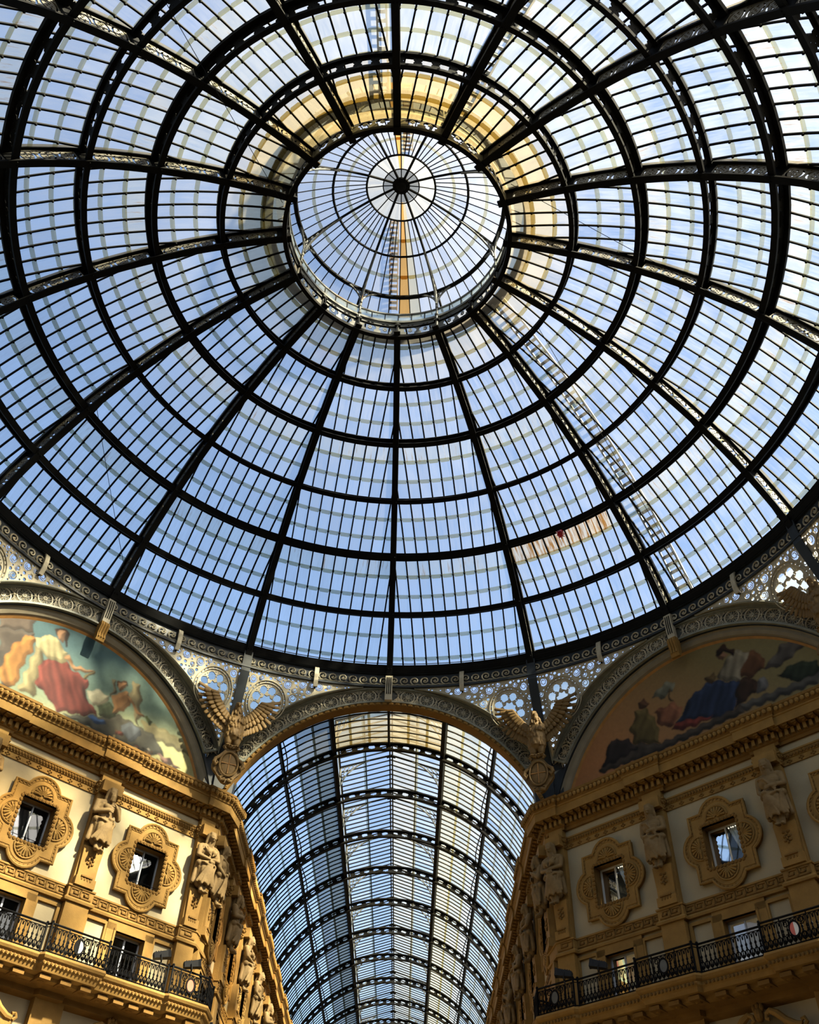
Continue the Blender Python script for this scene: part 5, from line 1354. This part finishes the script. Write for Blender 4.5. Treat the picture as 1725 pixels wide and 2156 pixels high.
SHL = [(l['cloud1'], (176, 172, 140), .3, 0), (l['cloud2'], (150, 140, 92), .3, 0), (l['column'], (112, 96, 82), .15, .04), (l['base'], (92, 82, 72), .2, 0), (l['steps'], (78, 74, 66), .2, 0),
       (l['orange'], (176, 118, 30), .35, .15), (l['ermine'], (150, 138, 92), .35, .10), (l['ground'], (84, 84, 72), .4, 0), (l['wingr'], (134, 124, 88), .2, .10), (l['wingl'], (124, 112, 80), .2, .08),
       (l['robe'], (126, 48, 36), .4, .16), (l['blouse'], (190, 178, 122), .25, .14), (l['arm'], (176, 128, 76), .15, 0), (l['book'], (120, 104, 58), .1, 0), (l['hair'], (66, 44, 30), .2, 0), (l['head'], (178, 130, 86), .15, 0),
       (l['green'], (70, 86, 62), .4, .12), (l['torso'], (170, 122, 66), .2, 0), (l['warm'], (164, 116, 62), .1, 0), (l['whair'], (84, 56, 30), .2, 0), (l['whead'], (172, 122, 72), .1, 0), (l['blue'], (44, 92, 150), .3, .1)]
gx = sum(p[0] for p in l['blue']) / 5
SHL += [(ell_poly(gx + 1.55, 22.98, .46, .40), (92, 104, 116), .25, .04), (l['wreath'], (74, 90, 40), .5, 0), (l['flowers'], (140, 104, 92), .9, 0)]
for _k in range(26):
    _x = gx + .9 + random.random() * 3.0; SHL.append((ell_poly(_x, 22.55 - (_x - gx - .9) * .12 + random.uniform(-.2, .25), random.uniform(.04, .16), random.uniform(.04, .12), 7), random.choice([(168, 150, 96), (96, 70, 40), (130, 92, 60), (60, 56, 46), (188, 176, 150), (120, 60, 50)]), .2, 0))
mural(FL, SHL, sky_left, 'painted lunette with seated red-robed figure and winged youth under teal sky', 'mural_painting')
r = MR
SHR = [(r['smoke'], (108, 100, 92), .3, 0), (r['plant'], (48, 60, 42), .5, .2), (r['ledge'], (92, 88, 80), .2, 0), (r['shade'], (66, 44, 26), .3, .05), (r['bundle'], (112, 70, 32), .35, .08), (r['torso'], (158, 146, 118), .25, .14), (r['face'], (160, 112, 76), .1, 0), (r['hair'], (60, 36, 24), .2, 0),
       (r['robe'], (40, 58, 92), .35, .16), (r['flowers'], (96, 74, 36), .6, 0), (r['jar'], (120, 118, 116), .35, 0), (r['tree'], (150, 150, 124), .5, 0), (r['trunk'], (110, 86, 50), .1, 0), (r['crowd'], (150, 90, 52), .5, .1), (r['red'], (140, 52, 34), .4, .14), (r['ground'], (78, 68, 56), .3, 0), (r['olive'], (110, 94, 42), .3, .12), (r['ohead'], (100, 66, 38), .2, 0), (r['dark'], (52, 44, 42), .6, 0)]
mural(FR, SHR, sky_right, 'painted lunette with seated blue-robed figure under orange dusk sky', 'mural_painting')

# ------------------------------------------------------------------ glazed vault over the far arcade
ZV, RV = 19.31, 7.42
V0, VP = 21.9, 4.65; NV = 12; VE = V0 + VP * (NV - 1)
vault = tag(empty('ceiling', (0, V0, 26)), 'long glazed barrel vault of the far arcade with raised ridge skylight', kind='structure')
def vpt(al, y, dr=0.0): return ((RV + dr) * math.sin(R(al)), y, ZV + (RV + dr) * math.cos(R(al)))
AM = 20.9                                          # angle of the skylight beams
AE = 74
def vtile(m, a0, a1, y):
    m.plate(STAR_TILE, 0.04, lambda u, w_, d: vpt(a0 + (a1 - a0) * u, y + d - .02, .06 + .30 * w_))
for i in range(NV):
    y = V0 + VP * i
    m = MB(); al = np.linspace(-AE, AE, 49)
    for r0, r1, hw in ((0, .06, .10), (.36, .43, .12)):
        m.strip([[vpt(a, y - hw, r0), vpt(a, y + hw, r0), vpt(a, y + hw, r1), vpt(a, y - hw, r1)] for a in al])
    rb = m.build('vault_rib', IRON, vault)
    m = MB()
    for k in range(34):
        a0 = -AE + 2 * AE * k / 34; vtile(m, a0, a0 + 2 * AE / 34, y)
    m.build('pierced_web', IRON, rb)
for a, nm in ((-AM, 0), (AM, 0), (-41, 1), (41, 1), (-66, 1), (66, 1)):
    m = MB()
    hw = .10 if nm == 0 else .06
    ys = np.linspace(18.1, VE, 41)
    c, s_ = math.cos(R(a)), math.sin(R(a))
    m.strip([[(vpt(a, y, dr)[0] + t * c, y, vpt(a, y, dr)[2] - t * s_) for t, dr in ((-hw, .12 if nm == 0 else .28), (hw, .12 if nm == 0 else .28), (hw, .5), (-hw, .5))] for y in ys])
    m.build('purlin', IRON, vault)
    if abs(a) == 41:
        m = MB(); pts = []
        for i in range(-1, NV - 1):
            for t in np.linspace(0, 1, 7)[:-1]:
                y = V0 + VP * (i + t)
                if y > 18.3: pts.append(vpt(a + (1.2 if a < 0 else -1.2) * math.sin(t * PI) * 1.2, y, .2 + .1 * math.sin(t * 2 * PI)))
        m.tube(pts, 0.03, 5); m.build('cable', RAIL, vault)
m = MB(); m.tube([(0, 18.1, ZV + RV + .30), (0, V0, ZV + RV + .30)], .06, 8); m.build('ridge_pipe', IRON, vault)
VG = .46
vp_ = Panes(); vb = MB()
BS = VP / 9
RW = [AM + (AE - AM) * k / 8 for k in range(9)]
y0s = [18.05 + (V0 - 18.05) * k / 7 for k in range(7)] + [V0 + BS * k for k in range(9 * (NV - 1))]
y0s.append(VE)
for ky in range(len(y0s) - 1):
    ya, yb = y0s[ky], y0s[ky + 1]
    for sg in (-1, 1):
        rows = [(RW[k], RW[k + 1]) for k in range(8)]
        if ya < V0 - .01: rows = [(0, AM / 3), (AM / 3, AM * 2 / 3), (AM * 2 / 3, AM)] + rows
        for a0, a1 in rows:
            A = [vpt(sg * a0, ya, VG), vpt(sg * a0, yb, VG), vpt(sg * a1, yb, VG), vpt(sg * a1, ya, VG)]
            uo = random.uniform(0, 40); L = (a1 - a0) * R(1) * RV
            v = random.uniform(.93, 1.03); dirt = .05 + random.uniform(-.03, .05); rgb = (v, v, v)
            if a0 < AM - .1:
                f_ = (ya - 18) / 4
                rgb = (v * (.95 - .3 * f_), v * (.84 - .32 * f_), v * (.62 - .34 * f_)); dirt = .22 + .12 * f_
            elif a0 < RW[1] - .1: rgb = ((.30, .31, .29) if sg < 0 else (.95, .86, .62)); dirt = .34 if sg < 0 else .20  # grey of the two left rows paints in the skylight's shade
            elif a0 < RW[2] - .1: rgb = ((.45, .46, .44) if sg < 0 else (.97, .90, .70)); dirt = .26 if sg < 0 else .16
            elif a0 < RW[3] - .1 and sg > 0: rgb = (v, v * .97, v * .9); dirt = .16
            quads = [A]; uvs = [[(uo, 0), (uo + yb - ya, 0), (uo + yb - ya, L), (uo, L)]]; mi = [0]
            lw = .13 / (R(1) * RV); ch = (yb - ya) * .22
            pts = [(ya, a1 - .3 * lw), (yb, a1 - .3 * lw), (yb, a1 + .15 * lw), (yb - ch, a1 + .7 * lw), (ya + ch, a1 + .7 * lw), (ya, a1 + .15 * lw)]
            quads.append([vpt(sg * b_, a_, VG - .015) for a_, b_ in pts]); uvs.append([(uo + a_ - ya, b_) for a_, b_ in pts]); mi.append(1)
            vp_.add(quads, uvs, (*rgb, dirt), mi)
        al = np.linspace((0 if ya < V0 - .01 else AM), AE, 13)
        vb.strip([[vpt(sg * a, ya - .02, VG - .055), vpt(sg * a, ya + .02, VG - .055), vpt(sg * a, ya + .02, VG + .01), vpt(sg * a, ya - .02, VG + .01)] for a in al])
# raised ridge skylight
XB = (RV + .45) * math.sin(R(AM)); ZB = ZV + (RV + .45) * math.cos(R(AM)); ZEV, ZRI = ZB + 1.75, ZB + 2.65
for ky in range(7, len(y0s) - 1):
    ya, yb = y0s[ky], y0s[ky + 1]
    for sg in (-1, 1):
        P = lambda f, y: (sg * XB * (1 - f), y, ZEV + (ZRI - ZEV) * f)
        for f0, f1 in ((0.0, .5), (.5, 1.0)):
            A = [P(f1, ya), P(f1, yb), P(f0, yb), P(f0, ya)]; uo = random.uniform(0, 40); v = random.uniform(.95, 1.03)
            rgb, dirt = (v, v, v), .08 + random.uniform(-.03, .04)
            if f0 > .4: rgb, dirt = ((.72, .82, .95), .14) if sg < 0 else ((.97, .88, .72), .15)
            quads = [A]; uvs = [[(uo, 0), (uo + .5, 0), (uo + .5, 1.4), (uo, 1.4)]]; mi = [0]
            if f0 > .4:
                c_ = (yb - ya) * .2; pts = [(f0 + .02, ya), (f0 + .02, yb), (f0 - .02, yb), (f0 - .045, yb - c_), (f0 - .045, ya + c_), (f0 - .02, ya)]
                quads.append([(P(a_, b_)[0], b_, P(a_, b_)[2] - .012) for a_, b_ in pts]); uvs.append([(uo + b_ - ya, a_) for a_, b_ in pts]); mi.append(1)
            vp_.add(quads, uvs, (*rgb, dirt), mi)
        A = [(sg * XB, ya, ZB), (sg * XB, yb, ZB), (sg * XB, yb, ZEV), (sg * XB, ya, ZEV)]
        vp_.add([A], [[(0, 0), (.5, 0), (.5, 1.7), (0, 1.7)]], (.9, .92, .9, .25), [0])
        vb.strip([[(P(f, 0)[0], ya - .02, P(f, 0)[2] - .07), (P(f, 0)[0], ya + .02, P(f, 0)[2] - .07), (P(f, 0)[0], ya + .02, P(f, 0)[2]), (P(f, 0)[0], ya - .02, P(f, 0)[2])] for f in (0, .5, 1)])
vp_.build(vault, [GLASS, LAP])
tag(vb.build('glazing_bar', IRON, vault), kind='stuff')
for sg in (-1, 1):
    m = MB(); m.tube([(sg * .07, V0, ZRI - .06), (sg * .07, VE, ZRI - .06)], .04, 6); m.build('ridge_bar', IRON, vault)
    m = MB(); m.tube([(sg * XB * .5, V0, (ZEV + ZRI) / 2 - .06), (sg * XB * .5, VE, (ZEV + ZRI) / 2 - .06)], .03, 5); m.build('skylight_purlin', IRON, vault)
    m = MB(); m.strip([[(sg * (XB - .06), y, ZEV - .1), (sg * (XB + .06), y, ZEV - .1), (sg * (XB + .06), y, ZEV + .05), (sg * (XB - .06), y, ZEV + .05)] for y in (V0, VE)]); m.build('skylight_eaves', IRON, vault)
for i in range(NV):
    y = V0 + VP * i
    po = None
    m = MB()
    for sg in (-1, 1):
        m.tube([(sg * XB, y, ZB - .1), (sg * XB, y, ZEV), (0, y, ZRI - .05)], .055, 6)
    m.tube([(-.25, y, ZRI - .16), (0, y, ZRI - .10), (.25, y, ZRI - .16)], .08, 6)
    po = m.build('portal_frame', IRON, vault)
    for sg in (-1, 1):
        m = MB(); filigree(m, (sg * (XB - .05), y, ZEV - .05), (sg * (XB - .05), y, ZB + .25), (sg * XB * .42, y, ZEV + (ZRI - ZEV) * .58 - .05), .03, 6); m.build('filigree_bracket', PLATE, po)
# far arch soffit: wooden dentil strip inside the front band
F0 = side_frame(0, AP)
ws = tag(empty('dentil_soffit', F0(0, -.2, 26.7)), 'tan dentilled soffit strip lining the far arch under its rosette band', 'soffit')
m = MB(); lim = R(70)
m.strip([[F0(r_ * math.sin(a), d_, ZA + r_ * math.cos(a)) for r_, d_ in ((7.46, .02), (7.60, .02), (7.60, -.5), (7.46, -.5))] for a in np.linspace(-lim, lim, 64)]); m.build('strip', GOLDD, ws)
for k in range(60):
    a = -lim + 2 * lim * (k + .5) / 60; da = R(.75); m = MB()
    m.hexa([F0(r_ * math.sin(b_), d_, ZA + r_ * math.cos(b_)) for d_ in (.02, .07) for r_, b_ in ((7.48, a - da), (7.585, a - da), (7.585, a + da), (7.48, a + da))])
    m.hexa([F0(r_ * math.sin(b_), d_, ZA + r_ * math.cos(b_)) for d_ in (.06, .09) for r_, b_ in ((7.51, a - da * .3), (7.555, a - da * .3), (7.555, a + da * .3), (7.51, a + da * .3))])
    m.build('dentil_block', GOLD, ws)

# ------------------------------------------------------------------ the rest of the octagon, floor, side arcades (mostly outside the frame)
m = MB(); m.face([m.vert((x, y, 0)) for x, y in ((-60, -60), (60, -60), (60, 70), (-60, 70))]); tag(m.build('floor', FLOORM), 'pale marble floor of the arcade', kind='structure')
bw = tag(empty('wall_back', (0, 0, 0)), 'plain walls of the octagon behind the camera', kind='structure')
for j in (3, -3):
    F = side_frame(j); m = MB(F)
    m.strip([[(u, 0, 0), (u, 0, z)] for u, z in [(-7.4, 24.2)] + [(u, 24.2 + 2.9 * (1 - (u / 7.4) ** 2)) for u in np.linspace(-7.2, 7.2, 9)] + [(7.4, 24.2)]], False, False, False); m.build('plaster', BACKM, bw)
for j in (2, -2, 4):
    F = side_frame(j)
    for sg in (-1, 1):
        m = MB(F); m.face([m.vert(p) for p in ((sg * 7.1, 0, 0), (sg * 7.1, -32, 0), (sg * 7.1, -32, 21.7), (sg * 7.1, 0, 21.7))]); m.build('plaster', BACKM, bw)
    m = MB(F); m.strip([[(7.9 * math.sin(a), 0, 19.15 + 7.9 * math.cos(a)), (7.9 * math.sin(a), -32, 19.15 + 7.9 * math.cos(a))] for a in np.linspace(-1.25, 1.25, 13)], False, False, False)
    m.uv = [(p[0], p[1]) for p in m.v]; m.tint = [(.9, .92, .92, .3)] * len(m.v); m.build('vault_pane', GLASS, bw)
    m = MB(F); m.face([m.vert(p) for p in ((-7.2, -32, 0), (7.2, -32, 0), (7.2, -32, 24), (-7.2, -32, 24))]); m.build('plaster', BACKM, bw)
m = MB(); m.face([m.vert(p) for p in ((-7.2, VE, 0), (7.2, VE, 0), (7.2, VE, 21), (-7.2, VE, 21))]); m.build('plaster', BACKM, bw)

# ------------------------------------------------------------------ small things seen through and under the glass
def ladder(th, t_off, ph0, ph1, lab, wd=.5, dr=1.05, step=.36, mt=STEEL):
    root = tag(empty('ladder', dpt(th, ph1, dr, t_off)), lab, 'ladder', 'outside ladders on the dome')
    n = 24; phs = [ph0 + (ph1 - ph0) * i / n for i in range(n + 1)]
    for s_ in (-1, 1):
        m = MB(); m.strip([[dpt(th, p, dr, t_off + s_ * wd / 2 - .04), dpt(th, p, dr, t_off + s_ * wd / 2 + .04), dpt(th, p, dr + .1, t_off + s_ * wd / 2 + .04), dpt(th, p, dr + .1, t_off + s_ * wd / 2 - .04)] for p in phs]); m.build('stringer', mt, root)
    L = abs(ph1 - ph0) * R(1) * RD; k = int(L / step)
    for i in range(k):
        p = ph0 + (ph1 - ph0) * (i + .5) / k; e = .07 / (R(1) * RD); m = MB()
        m.hexa([dpt(th, p + a, dr + b, t_off + c) for b in (.0, .05) for a, c in ((-e, -wd / 2), (e, -wd / 2), (e, wd / 2), (-e, wd / 2))]); m.build('rung', mt, root)
ladder(45, 0.85, 76, 27, 'pale steel ladder lying outside on the glass beside the lower right rib', .62)
ladder(180, .55, 76, 52, 'ladder seen edge-on outside beside the top middle rib', .35)
ladder(157.5, -.5, 76, 52, 'ladder outside beside the first rib right of the top', .35)
b = tag(empty('balloon', dpt(33.2, 43.0, .35)), 'small red foil balloon caught under the dome glass', 'balloon')
m = MB(); c = dpt(33.2, 42.6, .38)
m.ell(c, (.17, .17, .24), 12, 8); m.build('foil', REDFOIL, b)
m = MB()
for k in range(10): m.tube([(c[0], c[1], c[2] - .15), (c[0] + .24 * math.cos(k * .63), c[1] + .1 * math.sin(k), c[2] + .28 * math.sin(k * .63))], [.06, .015], 5)
m.build('point', REDFOIL, b)
m = MB(); m.tube([(c[0], c[1], c[2] - .2), (c[0] + .04, c[1], c[2] - .5), (c[0] - .02, c[1], c[2] - .8)], .008, 4); m.build('ribbon', REDFOIL, b)
cl = tag(empty('ladder', cyl(3.2, 0, 43)), 'brown slatted ladder lying outside on the cupola glass beside the rust streak', 'ladder', 'outside ladders on the dome')
for tt in (0, 180):
    X_ = lambda r_, t_, dz: (cyl(r_, tt, 0)[0] + t_ * math.cos(R(tt)), cyl(r_, tt, 0)[1], cupz(r_) + .18 + dz)
    for s_ in (-.52, -.12):
        m = MB(); m.tube([X_(r_, s_, 0) for r_ in np.linspace(1.7, 5.4, 8)], .03, 4); m.build('stringer', GOLDD, cl)
    for k in range(17):
        r_ = 1.8 + k * .22; m = MB(); m.hexa([X_(r_ + a, t_, h) for h in (0, .04) for a, t_ in ((-.055, -.52), (.055, -.52), (.055, -.12), (-.055, -.12))]); m.build('slat', GOLDD, cl)
def wire(a, b_, lab):
    m = MB(); A, B_ = Vector(a), Vector(b_)
    m.tube([A + (B_ - A) * t + Vector((0, 0, -1.2 * t * (1 - t) * .3)) for t in np.linspace(0, 1, 14)], .013, 4)
    tag(m.build('wire', RAIL), lab, 'wire', 'thin wires across the dome')
wire(dpt(-112.5, 77, -.05, .3), dpt(-146, 47, -.05), 'thin wire from the eye of the dome towards the upper left')
wire(dpt(-67, 45, .3), dpt(-45, 30, .4), 'thin wire slanting across the lower left bays')
wire(dpt(120, 76, 0), dpt(90, 30, 0), 'thin wire from the eye of the dome to the right edge')
wire(dpt(60, 70, .2), dpt(50, 27, .3), 'thin wire slanting across the lower right bays')
